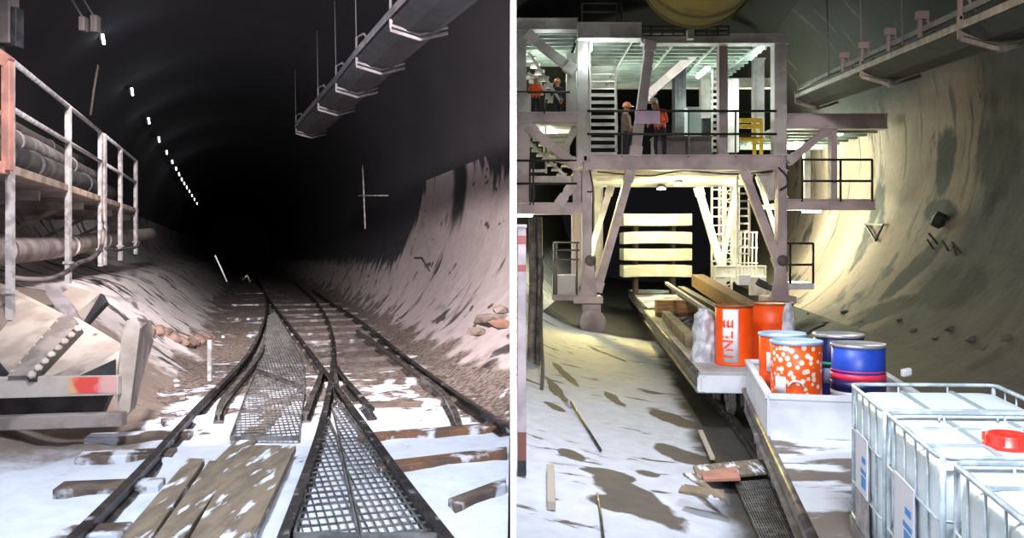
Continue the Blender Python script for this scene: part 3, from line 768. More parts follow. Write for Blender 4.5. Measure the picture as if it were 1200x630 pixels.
# conveyor, left bore
cv=thing('conveyor',P(420,90,15),'dark overhead belt conveyor hung under the crown of the dark bore','conveyor')
def conv(cv,left,right,drop,belt,frame,hang,wid,far=None):
    # left/right: near->far lists of points on the frame edges
    b=MB(); n=len(left)
    for i in range(n-1):
        q=[left[i],right[i],right[i+1],left[i+1]]
        mid=lambda A,Bp:(A+Bp)/2
    b.sweep
    ml=[(p+q)/2-V((0,0,drop)) for p,q in zip(left,right)]
    vs0=[]
    for p,m_,q in zip(left,ml,right):
        vs0.append([b.bm.verts.new(x) for x in (p+V((0,0,.02)),p.lerp(q,.28)-V((0,0,drop*.9)),p.lerp(q,.72)-V((0,0,drop*.9)),q+V((0,0,.02)),p.lerp(q,.72)-V((0,0,drop*.9-.04)),p.lerp(q,.28)-V((0,0,drop*.9-.04)))])
    for A,B in zip(vs0,vs0[1:]):
        for k in range(6): b._f([A[k],A[(k+1)%6],B[(k+1)%6],B[k]])
    b.build('return_belt',belt,cv)
    b=MB(); 
    for A,B in ((left,'l'),(right,'r')):
        for p,q in zip(A,A[1:]): b.bar(p+V((0,0,.10)),q+V((0,0,.10)),.06,.12)
    b.build('side_frame',frame,cv,bevel=.01)
LZ=3.05
lpx=[(522,-40),(458,25),(418,69),(394,99),(373,122),(347,151)]
lefts=[];rights=[]
for i,(px,py) in enumerate(lpx):
    d=LZ/((HZ-py)/F+.0)
    d=LZ/((HZ-py)/F) if py<280 else 20
    p=P(px,py,d); lefts.append(p); rights.append(p+LR*.80)
conv(cv,lefts,rights,.13,BELT,mat('conveyor_frame',(.30,.29,.31),(.22,.21,.23),.5,.3,5),None,1.0)
for p,q in list(zip(lefts,rights))[1:]:
    f_=MB(); mid=(p+q)/2-V((0,0,.22))
    f_.tube([p+V((0,0,.02)),p-V((0,0,.12)),mid,q-V((0,0,.10))],.028,6); f_.tube([p+V((0,0,.1)),p-V((0,0,.05)),mid+V((0,0,.07)),q-V((0,0,.02))],.025,6)
    f_.build('idler_bracket',mat('dull_bracket',(.46,.44,.45),(.36,.34,.35),.6,0,5),cv)
    f_=MB(); f_.tube([p,p+V((0,0,.35)),p+V((.12,0,.42)),p+V((.2,0,.3))],.025,6); f_.tube([p,p+V((-.03,0,1.6))],.010,5); f_.build('hanger',mat('dull_rod',(.28,.27,.28),None,.7),cv)

# ================================================================== RIGHT BORE OBJECTS
gx=lambda px:(px-600)*.027
gz=lambda py:(HZ-py)*.027
G0=27.0
gan=thing('tunnelling_gantry',V((gx(800),31,-2.95)),'white multi-deck backup gantry straddling the track with stairs and lit upper deck','gantry')
def gbox(x0,y0,x1,y1,name,m=GW,d0=27.,th=.25,bev=.012,parent=None,rel=True,plates=False):
    sc=d0/F
    b=MB(); b.box(((x0-600)*sc,d0,(HZ-y1)*sc),((x1-600)*sc,d0+th,(HZ-y0)*sc))
    if plates:
        X0,X1,Z0,Z1=(x0-600)*sc,(x1-600)*sc,(HZ-y1)*sc,(HZ-y0)*sc
        if X1-X0>Z1-Z0:
            for zz in (Z0,Z1): b.box((X0,d0-.06,zz-.025),(X1,d0+th+.06,zz+.025))
            for k in (0.02,.5,.98):
                xx=X0+(X1-X0)*k; b.box((xx-.03,d0-.05,Z0),(xx+.03,d0+th,Z1))
        else:
            for xx in (X0,X1): b.box((xx-.02,d0-.05,Z0),(xx+.02,d0+th+.05,Z1))
            for zz in (Z0+.02,Z1-.02): b.box((X0-.06,d0-.08,zz-.025),(X1+.06,d0+th+.05,zz+.025))
    return b.build(name,m,parent or gan,bevel=bev)
def gbar(a,c,w,name,m=GW,d0=27.1,d1=None,h=None,parent=None):
    d1=d0 if d1 is None else d1
    b=MB(); A=P(a[0],a[1],d0); B=P(c[0],c[1],d1); b.bar(A,B,w,h or w,up=(0,1,0))
    n=(B-A).normalized()
    for q,s_ in ((A,1),(B,-1)): b.bar(q,q+n*s_*.35,w*1.25,(h or w)*1.25,up=(0,1,0))
    return b.build(name,m,parent or gan,bevel=.01)
# main frame, front
gbox(677,45,691,190,'column',GW,27,.35,plates=True)
gbox(683,199,693,335,'column',GP,27,.3,plates=True)
gbox(908,50,921,182,'column',GW,27,.35,plates=True)
gbox(912,199,921,332,'column',GP,27,.3,plates=True)
gbox(684,182,921,198,'beam',GP,27,.35,plates=True)
gbox(752,40,921,50,'beam',GW,27,.35,plates=True)
gbox(677,27,752,44,'beam',GW,26.6,.5,plates=True)
# roof and decks
b=MB(); b.box((gx(680),27.2,gz(40)),(gx(918),35,gz(40)+.06))
for k in range(14): b.box((gx(682),27.5+k*.55,gz(40)-.12),(gx(916),27.58+k*.55,gz(40)))
for k in range(5): b.box((gx(690+k*52),27.2,gz(40)-.16),(gx(692+k*52),35,gz(40)))
b.build('roof_deck',GD,gan)
b=MB(); b.box((gx(684),27.3,gz(190)),(gx(920),35,gz(188)))
for k in range(9): b.box((gx(686),27.8+k*.85,gz(196)),(gx(918),27.9+k*.85,gz(190)))
b.build('upper_deck',GW,gan)
sc2=.035
def bx2(px,py): return ((px-600)*sc2,(HZ-py)*sc2)
# rear frame at d=35
for x0,y0,x1,y1,n in ((690,206,872,218,'beam'),(697,218,706,330,'column'),(858,218,866,330,'column'),(690,92,905,102,'beam')):
    gbox(x0,y0,x1,y1,n,GW,35,.3,plates=True)
gbox(884,68,895,168,'column',GW,33,.3,plates=True); gbox(822,86,832,165,'column',GW,34,.3,plates=True)
gbox(843,50,852,182,'column',GP,27.4,.25,plates=True)
gbox(853,92,866,178,'stair_panel',GW,31,.2)
# braces
gbar((762,48),(744,184),.30,'brace',GP,27.1)
gbar((838,42),(758,112),.30,'brace',GP,29,33)
gbar((739,200),(699,342),.26,'brace',GP,27.1)
gbar((716,218),(690,300),.22,'brace',GW,31)
gbar((871,200),(914,312),.26,'brace',GP,27.1)
gbar((818,219),(850,330),.26,'brace',GW,33.)
gbar((888,206),(918,300),.14,'brace',GW,31.)
gbar((862,219),(842,330),.2,'brace',GW,34)
# top truss rail
tr=MB()
A=[P(750,33,26.8),P(850,31,26.8)]
tr.bar(P(750,31,26.9),P(855,31,26.9),.05,.05); tr.bar(P(750,36,26.9),P(855,36,26.9),.05,.05); tr.bar(P(750,42,26.8),P(855,41,26.8),.05,.04)
for k in range(9): tr.bar(P(750+k*13,31,26.9),P(750+k*13,41,26.9),.04,.04)
tr.build('edge_truss',mat('dark_steel',(.3,.28,.27),None,.6),gan)
gbox(806,34,814,45,'hanger_lug',GW,26.6,.3)
# rail frame on the roof
hr=MB(); d=27.5
for a,c in (((682,26),(682,4)),((728,26),(728,4)),((682,4),(728,4)),((682,14),(728,14)),((723,4),(723,26))): hr.tube([P(*a,d),P(*c,d)],.035,6)
hr.build('roof_handrail',GREY,gan)
# deck handrails
hr=MB()
for y in (130,157): hr.tube([P(688,y,26.95),P(910,y,26.95)],.042,6)
hr.build('handrail',HAND,gan)
for px in (729,807,862):
    b=MB(); b.tube([P(px,130,26.97),P(px,184,26.97)],.03,6); b.build('handrail_post',GREY,gan)
# stairs
def stair(x0,x1,ya,yb,da,db,n,name,m,hand=True,par=None):
    st=MB()
    for xa in (x0,x1): st.bar(P(xa,yb,da),P(x0+(xa-x0)*.93+1,ya,db),.07,.22,up=(0,0,1))
    o=st.build(name,m,par or gan)
    for k in range(n):
        t_=k/(n-1); y=yb+(ya-yb)*t_; d=da+(db-da)*t_
        b=MB(); p=P(x0,y,d); q=P(x1,y,d); b.box((p.x,p.y-.1,p.z-.04),(q.x,p.y+.12,p.z+.04)); b.build('tread',m,o)
    return o
o=stair(691,722,68,180,27.9,31.5,14,'stair',GW)
b=MB(); b.tube([P(723,178,27.9),P(723,150,27.9),P(721,80,30),P(719,60,31.2)],.035,6); b.build('stair_handrail',GW,gan)
o=stair(834,849,82,176,29,32,14,'stair',GW)
# lower ladders
for x0,x1,ya,yb,d in ((834,847,219,330,33.5),(864,878,206,300,30)):
    b=MB()
    for xx in (x0,x1): b.bar(P(xx,ya,d),P(xx,yb,d),.07,.07)
    o=b.build('ladder',GW,gan)
    n=11
    for k in range(n):
        y=ya+3+(yb-ya-6)*k/(n-1); b=MB(); b.tube([P(x0,y,d),P(x1,y,d)],.035,6); b.build('rung',GW,o)
# lattice mast pieces behind the right leg
b=MB()
for xx in (843,850,857): b.bar(P(xx,219,34.5),P(xx,345,34.5),.09,.09)
for k in range(12): b.bar(P(843,222+k*10,34.5),P(857,228+k*10,34.5),.05,.05); b.bar(P(857,222+k*10,34.5),P(843,228+k*10,34.5),.05,.05)
b.build('lattice_mast',GW,gan)
b=MB()
for k in range(6): b.bar(P(864+k*4.5,272,31),P(863+k*4.5,332,31),.05,.05)
for y in (272,290,308,326): b.tube([P(862,y,31),P(888,y,31)],.03,6)
b.build('guard_cage',GW,gan)
gbox(838,312,898,324,'lower_frame',GW,32,.4,plates=True)
gbox(838,324,850,348,'stanchion',GW,32,.3); gbox(880,324,898,346,'stanchion',GW,30,.3)
gbox(866,322,880,334,'bracket_box',WHITE,29,.3)
gbar((888,330),(918,344),.18,'tie_bar',DARK,28,27.4)
# panel leaning by right column
b=MB(); b.obox(P(905,218,27.6),V((.30,0,.04)),V((0,.06,0)),V((.22,0,-.42))*1.0); b.build('leaning_panel',GW,gan,bevel=.01)
# feet and bogies
for cx,lab in ((692,0),(917,1)):
    b=MB(); q=lambda x,y,d: P(x,y,d)
    b.hexa([q(cx-14,348,26.9),q(cx+8,348,26.9),q(cx+8,348,27.6),q(cx-14,348,27.6)],[q(cx-5,300,26.95),q(cx+3,300,26.95),q(cx+3,300,27.4),q(cx-5,300,27.4)])
    b.box((gx(cx-20),26.8,gz(355)),(gx(cx+14),27.8,gz(347)))
    b.build('leg_foot',GP,gan,bevel=.02)
    b=MB(); b.box((gx(cx-3),26.95,gz(318)),(gx(cx+6),26.96,gz(300))); b.lathe(P(cx,305,26.95),[(.18,-.05),(.18,.05),(0,.08)],10,(0,-1,0)); b.build('pin_joint',GREY,gan)
bo=MB(); bo.box((gx(682),26.9,gz(388)),(gx(704),27.5,gz(356))); ob=bo.build('bogie',GP,gan,bevel=.04)
for yy in (26.95,27.45):
    b=MB(); b.lathe(V((gx(694),yy,gz(377))),[(.42,-.09),(.42,.09),(.36,.1),(.12,.06),(.10,.12),(0,.12)],28,(0,-1,0)); b.build('wheel',GP,ob)
b=MB(); b.box((gx(907),26.9,gz(372)),(gx(926),27.5,gz(355))); b.build('bogie',GP,gan,bevel=.04)
# left wing
gbox(604,22,677,34,'beam',GW,27,.4,plates=True)
gbox(604,35,616,110,'column',GW,27,.3,plates=True); gbox(604,110,622,133,'column',GW,27.2,.3)
gbox(604,132,679,142,'beam',GP,27,.4,plates=True)
gbox(604,143,619,238,'column',GP,27,.3,plates=True)
gbox(604,207,672,214,'beam',GW,28.,.3,plates=True)
gbox(604,238,683,250,'beam',GP,27,.4,plates=True)
gbox(672,199,684,240,'column',GP,27.3,.3)
gbox(664,62,678,133,'column',GW,28.6,.3)
gbar((617,40),(673,84),.28,'brace',GW,27.1); gbar((618,148),(678,196),.28,'brace',GP,27.1)
gbar((675,148),(655,190),.2,'brace',GW,29); gbar((672,215),(654,240),.26,'brace',GP,27.1)
stair_l=stair(619,640,150,200,28,30,2,'stair',GW)
for (a,c,d) in (((620,62),(656,118),29),((619,85),(650,118),29.5),((620,152),(668,196),28.6),((620,166),(662,206),28.2)):
    b=MB(); b.bar(P(*a,d),P(*c,d),.08,.24,up=(0,1,0)); ob=b.build('stair_stringer',GW,gan)
    for k in range(7):
        t_=(k+.5)/7; p=P(a[0]+(c[0]-a[0])*t_,a[1]+(c[1]-a[1])*t_,d); b=MB(); b.box((p.x-.16,p.y,p.z-.02),(p.x+.16,p.y+.8,p.z+.02)); b.build('tread',GW,ob)
b=MB(); b.box((gx(604),27.4,gz(30)),(gx(678),33,gz(28)))
for k in range(10): b.box((gx(604),27.6+k*.55,gz(35)),(gx(678),27.66+k*.55,gz(30)))
b.build('wing_roof',GD,gan)
b=MB(); b.box((gx(604),27.4,gz(138)),(gx(680),31,gz(136)))
b.build('wing_deck',GW,gan)
b=MB()
for k in range(5): b.box((gx(642),29.5,gz(147+k*6)-.05),(gx(672),29.6,gz(147+k*6)+.05))
b.box((gx(640),29.6,gz(178)),(gx(674),29.7,gz(144))); b.build('louvre_panel',mat('pale_panel',(.70,.70,.60),None,.6),gan)
hr=MB()
for y in (108,): hr.tube([P(604,y,26.95),P(668,y,26.95)],.04,6)
for y in (188,215): hr.tube([P(604,y,26.95),P(676,y,26.95)],.04,6)
for x,ya,yb in ((638,108,133),(621,188,240),(625,188,240)): hr.tube([P(x,ya,26.95),P(x,yb,26.95)],.03,6)
hr.build('wing_handrail',HAND,gan)
# low left platform
gbox(648,322,679,345,'side_panel',GW,27.3,.6); gbox(648,345,684,352,'platform_beam',GP,27,.9)
hr=MB()
for y in (284,293,304): hr.tube([P(649,y,27),P(679,y,27)],.03,6)
for x in (649,652,676): hr.tube([P(x,284,27),P(x,345,27)],.03,6)
hr.build('platform_handrail',GREY,gan)
gbox(671,250,682,335,'column',GW,29,.3,plates=True)
# right platform
gbox(921,134,1040,150,'beam',GP,27,.3,plates=True)
gbox(921,234,1026,245,'beam',GP,27,.3,plates=True)
gbox(974,150,980,234,'column',GP,27.1,.2,plates=True)
gbox(943,160,950,232,'column',GW,30,.2)
gbar((923,190),(972,150),.22,'brace',GP,27.1)
b=MB(); b.box((gx(921),27.2,gz(147)),(gx(1038),33,gz(143)))
for k in range(7): b.box((gx(921),27.6+k*.8,gz(153)),(gx(1038),27.7+k*.8,gz(147)))
b.build('platform_roof',GD,gan)
b=MB(); b.box((gx(921),27.2,gz(240)),(gx(1026),30.5,gz(236))); b.build('platform_deck',GW,gan)
hr=MB()
for y in (187,212): hr.tube([P(940,y,26.97),P(1022,y,26.97)],.04,6)
for x in (940,985,1022): hr.tube([P(x,187,26.97),P(x,236,26.97)],.04,6)
hr.build('platform_handrail',HAND,gan)
# low right landing
gbox(922,331,954,339,'landing',WHITE,27,1.1)
hr=MB()
for y in (285,310): hr.tube([P(922,y,27),P(953,y,27)],.04,6)
for x in (926,953): hr.tube([P(x,285,27),P(x,332,27)],.04,6)
hr.build('landing_handrail',HAND,gan)
# cables on the gantry
for pts,r in (([(912,196,26.9),(921,205,26.8),(923,216,26.8),(914,222,26.8)],.03),([(691,199,26.9),(695,222,26.9),(688,224,26.9)],.025),([(700,201,26.95),(760,206,27.1),(800,200,27),(860,204,27.1),(905,200,27)],.025)):
    b=MB(); b.tube(smooth_path([P(*p) for p in pts],5),r,6); b.build('cable',BLACK,gan)

# things on the deck
def rectbox(name,px0,py0,px1,py1,d,th,m,lab,cat,bev=.03,group=None):
    sc=d/F; b=MB(); b.box(((px0-600)*sc,d,(HZ-py1)*sc),((px1-600)*sc,d+th,(HZ-py0)*sc)); return tag(b.build(name,m,bevel=bev),lab,cat,group)
# upper deck top surface z=gz(188)
DZ=gz(188)
def onboard(name,px0,px1,py0,d,th,m,lab,cat):
    sc=d/F; b=MB(); b.box(((px0-600)*sc,d,DZ+.005),((px1-600)*sc,d+th,(HZ-py0)*sc))
    X0,X1=(px0-600)*sc,(px1-600)*sc; zt=(HZ-py0)*sc
    b.box((X0-.03,d-.03,zt),(X1+.03,d+th+.03,zt+.05))
    for k in (.33,.66): b.box((X0+(X1-X0)*k-.01,d-.012,DZ+.1),(X0+(X1-X0)*k+.01,d,zt-.05))
    return tag(b.build(name,m,bevel=.015),lab,cat)
onboard('tool_chest',768,834,161,28.0,.9,GREY,'long grey brown chest standing on the upper gantry deck','chest')
onboard('control_cabinet',806,822,127,30.0,.6,mat('pale_cabinet',(.66,.72,.72),None,.5),'pale cabinet behind the grey chest on the upper deck','cabinet')
onboard('control_cabinet',824,836,140,30.5,.5,DARK,'dark cabinet right of the pale cabinet on the upper deck','cabinet')
onboard('control_cabinet',791,804,80,31.5,.6,DARK,'tall black cabinet at the back of the upper deck','cabinet')
sg=thing('notice_board',P(758,145,26.8),'lilac board hung on the upper deck railing in front of workers','board')
b=MB(); b.box((gx(743),26.78,gz(146)),(gx(772),26.82,gz(131))); b.build('panel',LILAC,sg,bevel=.005)
b=MB(); b.tube([P(748,131,26.8),P(748,129,26.93)],.02,6); b.tube([P(767,131,26.8),P(767,129,26.93)],.02,6); b.build('hook',GREY,sg)
yf=thing('yellow_gate',P(880,186,27.6),'bright yellow safety gate on the right end of the upper deck','gate')
b=MB()
for y in (141,148,163): b.bar(P(867,y,27.6),P(893,y,27.6),.09,.14)
b.build('bar',YEL,yf)
for x in (884,892):
    b=MB(); b.bar(P(x,140,27.62),P(x,186,27.62),.1,.1); b.build('post',YEL,yf)

# ---- people
def person(name,foot,h,yaw,jacket,trou,helm,label,pose,vest=None):
    k=h/1.75
    J={'pel':(0,0,.95),'sp':(0,.02,1.15),'ch':(0,.03,1.36),'nk':(0,.04,1.50),'hd':(0,.02,1.60),'hd2':(0,.0,1.70),
       'lh':(-.10,0,.92),'lk':(-.11,-.02,.50),'la':(-.12,.02,.09),'lt':(-.13,-.15,.04),
       'rh':(.10,0,.92),'rk':(.11,-.02,.50),'ra':(.12,.02,.09),'rt':(.13,-.15,.04),
       'ls':(-.19,.03,1.42),'le':(-.26,.03,1.14),'lw':(-.24,-.12,.92),'rs':(.19,.03,1.42),'re':(.26,.03,1.14),'rw':(.24,-.12,.92)}
    J.update(pose)
    Rr={'pel':.15,'sp':.15,'ch':.17,'nk':.06,'hd':.085,'hd2':.085,'lh':.095,'rh':.095,'lk':.062,'rk':.062,'la':.045,'ra':.045,'lt':.04,'rt':.04,
       'ls':.075,'rs':.075,'le':.052,'re':.052,'lw':.035,'rw':.035}
    E=[('pel','sp'),('sp','ch'),('ch','nk'),('nk','hd'),('hd','hd2'),('pel','lh'),('lh','lk'),('lk','la'),('la','lt'),('pel','rh'),('rh','rk'),('rk','ra'),('ra','rt'),('ch','ls'),('ls','le'),('le','lw'),('ch','rs'),('rs','re'),('re','rw')]
    for s_ in 'lr':
        w=V(J[s_+'w']); e=V(J[s_+'e']); dr=(w-e).normalized(); sd=V((1,0,0)) if s_=='l' else V((-1,0,0))
        ac=dr.cross(sd).normalized(); sd=ac.cross(dr).normalized()
        pm=s_+'pm'; J[pm]=tuple(w+dr*.06); Rr[pm]=.03; E.append((s_+'w',pm))
        for f_,(off,ln) in enumerate(((-.03,.075),(-.01,.09),(.01,.085),(.028,.065))):
            a=V(J[pm])+ac*off+dr*.03; m1=a+dr*ln*.5+sd*.01; m2=a+dr*ln*.85+sd*.035
            for q,pt,rr in (('a',a,.011),('b',m1,.010),('c',m2,.008)): J['%s%d%s'%(s_,f_,q)]=tuple(pt); Rr['%s%d%s'%(s_,f_,q)]=rr
            E+=[(pm,'%s%da'%(s_,f_)),('%s%da'%(s_,f_),'%s%db'%(s_,f_)),('%s%db'%(s_,f_),'%s%dc'%(s_,f_))]
        a=w+dr*.03-ac*.035; J[s_+'ta']=tuple(a); Rr[s_+'ta']=.012; J[s_+'tb']=tuple(a+dr*.04-ac*.02+sd*.02); Rr[s_+'tb']=.010
        E+=[(s_+'w',s_+'ta'),(s_+'ta',s_+'tb')]
    root=thing(name,foot,label,'person'); root.rotation_euler.z=yaw
    names=list(J); me=bpy.data.meshes.new('body'); me.from_pydata([tuple(V(J[n])*k) for n in names],[(names.index(a),names.index(c)) for a,c in E],[])
    o=bpy.data.objects.new('body',me); C.objects.link(o); o.parent=root
    sk=o.modifiers.new('skin','SKIN'); ss=o.modifiers.new('sub','SUBSURF'); ss.levels=1; ss.render_levels=1
    for i,n in enumerate(names): 
        me.skin_vertices[0].data[i].radius=(Rr[n]*k,Rr[n]*k); me.skin_vertices[0].data[i].use_root=(n=='pel')
    dg=bpy.context.evaluated_depsgraph_get(); nm=bpy.data.meshes.new_from_object(o.evaluated_get(dg))
    o.modifiers.clear(); o.data=nm
    nm.materials.clear()
    for m in (jacket,trou,SKIN,BLACK): nm.materials.append(m)
    nk=V(J['nk'])*k; wl=V(J['lpm'])*k; wr=V(J['rpm'])*k; pel=J['pel'][2]*k
    for p in nm.polygons:
        c=p.center; p.use_smooth=True
        if (c-wl).length<.14*k or (c-wr).length<.14*k: p.material_index=2
        elif c.z>nk.z+.0: p.material_index=2
        elif c.z<.13*k: p.material_index=3
        elif c.z<pel+.02 : p.material_index=1
        else: p.material_index=0
    hd=V(J['hd2'])*k; face=V((0,-1,0))
    b=MB(); b.lathe(hd+V((0,0,-.005)),[(.15*k,0),(.125*k,.012),(.122*k,.06*k),(.10*k,.115*k),(.05*k,.145*k),(0,.15*k)],20); b.obox(hd+V((0,-.15*k,.0)),V((.08*k,0,0)),V((0,.05*k,0)),V((0,0,.008*k)))
    def loc(b,nm_,m):
        me=bpy.data.meshes.new(nm_); b.bm.to_mesh(me); b.bm.free(); me.materials.append(m); q=bpy.data.objects.new(nm_,me); C.objects.link(q); q.parent=root; return q
    loc(b,'helmet',helm)
    # nose, eyes, mouth and ears
    h1=V(J['hd'])*k
    b=MB(); b.lathe(h1+V((0,-.085*k,.02*k)),[(.016*k,-.02*k),(.012*k,.0),(0,.03*k)],8,(0,-.7,.5)); 
    loc(b,'nose',SKIN)
    for sx in (-1,1):
        b=MB(); b.lathe(h1+V((sx*.085*k,.01,.03*k)),[(.03*k,-.01),(.028*k,.012),(0,.015)],10,(sx,0,0)); loc(b,'ear',SKIN)
        b=MB(); b.lathe(h1+V((sx*.032*k,-.082*k,.055*k)),[(.012*k,-.005),(.010*k,.005),(0,.008)],8,(0,-1,0)); loc(b,'eye',BLACK)
    b=MB(); b.obox(h1+V((0,-.083*k,-.03*k)),V((.022*k,0,0)),V((0,.006*k,0)),V((0,0,.004*k))); loc(b,'mouth',BLACK)
    if vest:
        b=MB(); c=V(J['ch'])*k; s0=V(J['sp'])*k
        ring=[(.215,.155)]
        prev=None
        lv=[s0+V((0,0,-.12*k)),s0,c,c+V((0,0,.07*k))]; rx=[.17,.175,.205,.18]; ry=[.165,.165,.185,.15]
        rows=[[b.bm.verts.new(p+V((math.cos(a*math.pi/10)*rx[i]*k,math.sin(a*math.pi/10)*ry[i]*k,0))) for a in range(20)] for i,p in enumerate(lv)]
        for A,B in zip(rows,rows[1:]):
            for q in range(20): b._f([A[q],A[(q+1)%20],B[(q+1)%20],B[q]],True)
        loc(b,'vest',vest)
    return root
person('person',V((gx(777),27.5,DZ)),2.0,math.radians(-40),HIVIS,TROU,HELW,'person in orange jacket, dark trousers and white helmet behind the lilac board',
   {'sp':(0,-.03,1.14),'ch':(0,-.12,1.34),'nk':(0,-.18,1.46),'hd':(-.05,-.22,1.56),'hd2':(-.08,-.25,1.65),'ls':(-.19,-.12,1.40),'rs':(.19,-.12,1.40),'le':(-.27,-.12,1.12),'re':(.28,-.10,1.12),'lw':(-.20,-.34,1.02),'rw':(.20,-.34,1.02),'lk':(-.12,-.08,.5),'rk':(.12,.05,.5)})
person('person',V((gx(739),27.9,DZ)),1.9,math.radians(60),mat('brown_jacket',(.5,.38,.33),None,.8),TROU,HELO,'person in orange helmet half hidden behind the slanting post on the upper deck',
   {'le':(-.26,-.05,1.14),'lw':(-.2,-.25,1.05)})
person('person',V((gx(629),28.2,gz(136))),1.45,math.radians(10),HIVIS,TROU,HELW,'person in orange jacket with yellow hood and white helmet on the left wing deck',
   {'lw':(-.16,-.26,1.05),'rw':(.16,-.26,1.05)},vest=None)
person('person',V((gx(657),29.0,gz(136))),1.5,math.radians(-20),mat('dark_jacket',(.16,.17,.24),None,.8),TROU,HELO,'person in dark jacket beside the stair on the left wing deck',{'lw':(-.16,-.22,1.1)})

# ---- lamps on the gantry
LG='lamps on the gantry'
def tube_lamp(a,c,d0,d1,lab,m=LAMPT,r=.07,group=LG):
    A=P(*a,d0); B=P(*c,d1); t_=thing('strip_lamp',(A+B)/2,lab,'lamp',group)
    b=MB(); b.tube([A,B],r,10); b.build('tube',m,t_)
    b=MB(); b.bar(A+V((0,0,.1)),B+V((0,0,.1)),.2,.06); b.build('housing',GW,t_)
    return t_
tube_lamp((893,56),(880,67),28,31,'strip lamp under the right end of the gantry roof')
tube_lamp((830,80),(818,90),31,33,'strip lamp at the back of the roof above the right stair')
tube_lamp((690,50),(690,60),27.3,27.35,'brightest lamp at the top of the left stair',LAMPW,.10)
tube_lamp((978,157),(986,156),29,28.,'small lamp under the roof of the right side platform',LAMPT,.06)
tube_lamp((940,247.5),(962,247),27.6,27.6,'strip lamp under the deck of the right side platform',LAMPT,.05)
tube_lamp((606,252),(624,252),27.4,27.4,'strip lamp under the left wing of the gantry',LAMPT,.06)
for px,py,d,lab in ((775,221,34,'left of the two round lamps under the gantry deck'),(795,215.5,33,'right of the two round lamps under the gantry deck')):
    c=P(px,py,d); t_=thing('round_lamp',c,lab,'lamp',LG); b=MB(); b.lathe(c,[(.16,-.04),(.18,0),(.1,.05),(0,.06)],16); b.build('lens',LAMPY,t_)
    b=MB(); b.lathe(c+V((0,0,.07)),[(.2,0),(.14,.1),(0,.12)],16); b.build('housing',DARK,t_)

# ---- duct overhead
du=thing('ventilation_duct',V((4.0,17,4.4)),'yellow fabric ventilation duct sagging under the crown above the gantry','duct')
def axis_r(y): return 1.89+.13*y
pts=[];rad=[]
cx=lambda d:(812-600)/F*18.
for d,r,dz in ((18.2,.25,.0),(18.05,.75,.0),(17.8,1.05,.0),(17.3,1.18,0),(16.5,1.2,0),(14,1.2,0),(11,1.2,0)):
    pts.append(V((cx(d)+.10*(d-18),d,5.57))); rad.append(r)
b=MB(); b.tube(pts,rad,36); b.build('fabric',DUCT,du)
for k in (3,4,5):
    b=MB(); p=pts[k]; b.tube([p+V((math.cos(a*math.pi/18)*(rad[k]+.015),0,math.sin(a*math.pi/18)*(rad[k]+.015))) for a in range(36)],.03,6,closed=True); b.build('hoop',mat('duct_hoop',(.36,.32,.16),None,.7),du)

# ---- conveyor, right bore
cv=thing('conveyor',P(1030,85,18),'overhead belt conveyor with V brackets along the right wall above the wagons','conveyor')
nodes=[(1010,85,19.0),(1125,38,13.5)]
p1=P(*nodes[0]); p2=P(*nodes[1]); dv=(p1-p2)
lefts=[p2+dv*t_ for t_ in (-.9,0,1,2.3)]
rv=V((dv.y,-dv.x,0)).normalized()
rights=[p+rv*1.25 for p in lefts]
TANF=mat('conveyor_tan',(.58,.52,.46),(.46,.41,.36),.5,.1,5)
conv(cv,lefts,rights,.16,BELT,TANF,None,1.2)
b=MB()
for p,q in zip(lefts,lefts[1:]): b.bar(p+V((0,0,.34))+rv*.05,q+V((0,0,.34))+rv*.05,.06,.10); 
b.build('upper_rail',GREY,cv)
for i,(p,q) in enumerate(zip(lefts,rights)):
    if i==0: continue
    f_=MB(); mid=(p+q)/2-V((0,0,.30))
    f_.bar(p+V((0,0,.25)),p-V((0,0,.10)),.07,.07); f_.bar(p-V((0,0,.10)),mid,.05,.07); f_.bar(mid,q-V((0,0,.10)),.05,.07); f_.bar(p+V((0,0,.0)),mid+V((0,0,.1)),.04,.06); f_.bar(mid+V((0,0,.1)),q,.04,.06); f_.obox(mid+V((0,0,.05)),V((.06,0,0)),V((0,.05,0)),V((0,0,.08)))
    f_.build('idler_bracket',TANF,cv)
for t_ in (-.35,.0,.33,.66,1.0,1.3):
    p=p2+dv*t_; f_=MB(); f_.bar(p+V((0,0,.2)),p+V((0,0,.55)),.05,.07); f_.obox(p+V((.04,0,.6)),V((.10,0,0)),V((0,.06,0)),V((0,0,.07))); f_.bar(p+V((.12,0,.55)),p+V((.3,0,.22)),.03,.03); f_.build('idler_stand',mat('rose_stand',(.50,.42,.40),None,.6),cv)
for t_ in (1.0,.0,1.55,.5):
    p=p2+dv*t_; f_=MB(); f_.tube([p+V((0,0,.2)),p+V((-.05,0,3.2-.6*t_))],.018,6); f_.build('hanger_rod',GREY,cv)

# ---- rails and wagons in the right bore
def tc(d):
    K=[(3,2.45),(5,2.95),(9,3.75),(13.2,4.45),(17,4.65),(20,4.85),(27,5.35),(45,7.0)]
    for a,c in zip(K,K[1:]):
        if a[0]<=d<=c[0]:
            return a[1]+(c[1]-a[1])*(d-a[0])/(c[0]-a[0])
    return K[-1][1]
for sx,lab in ((-.8,'left rail on the floor under the wagons'),(.8,'right rail on the floor under the wagons')):
    path=smooth_path([V((tc(d)+sx,d,RFZ+.16)) for d in (3.5,6,9,12,15,18,22,27,34,44)],4)
    b=MB(); b.sweep(path,RAILP); tag(b.build('running_rail',STEEL),lab,'rail','rails under the wagons')
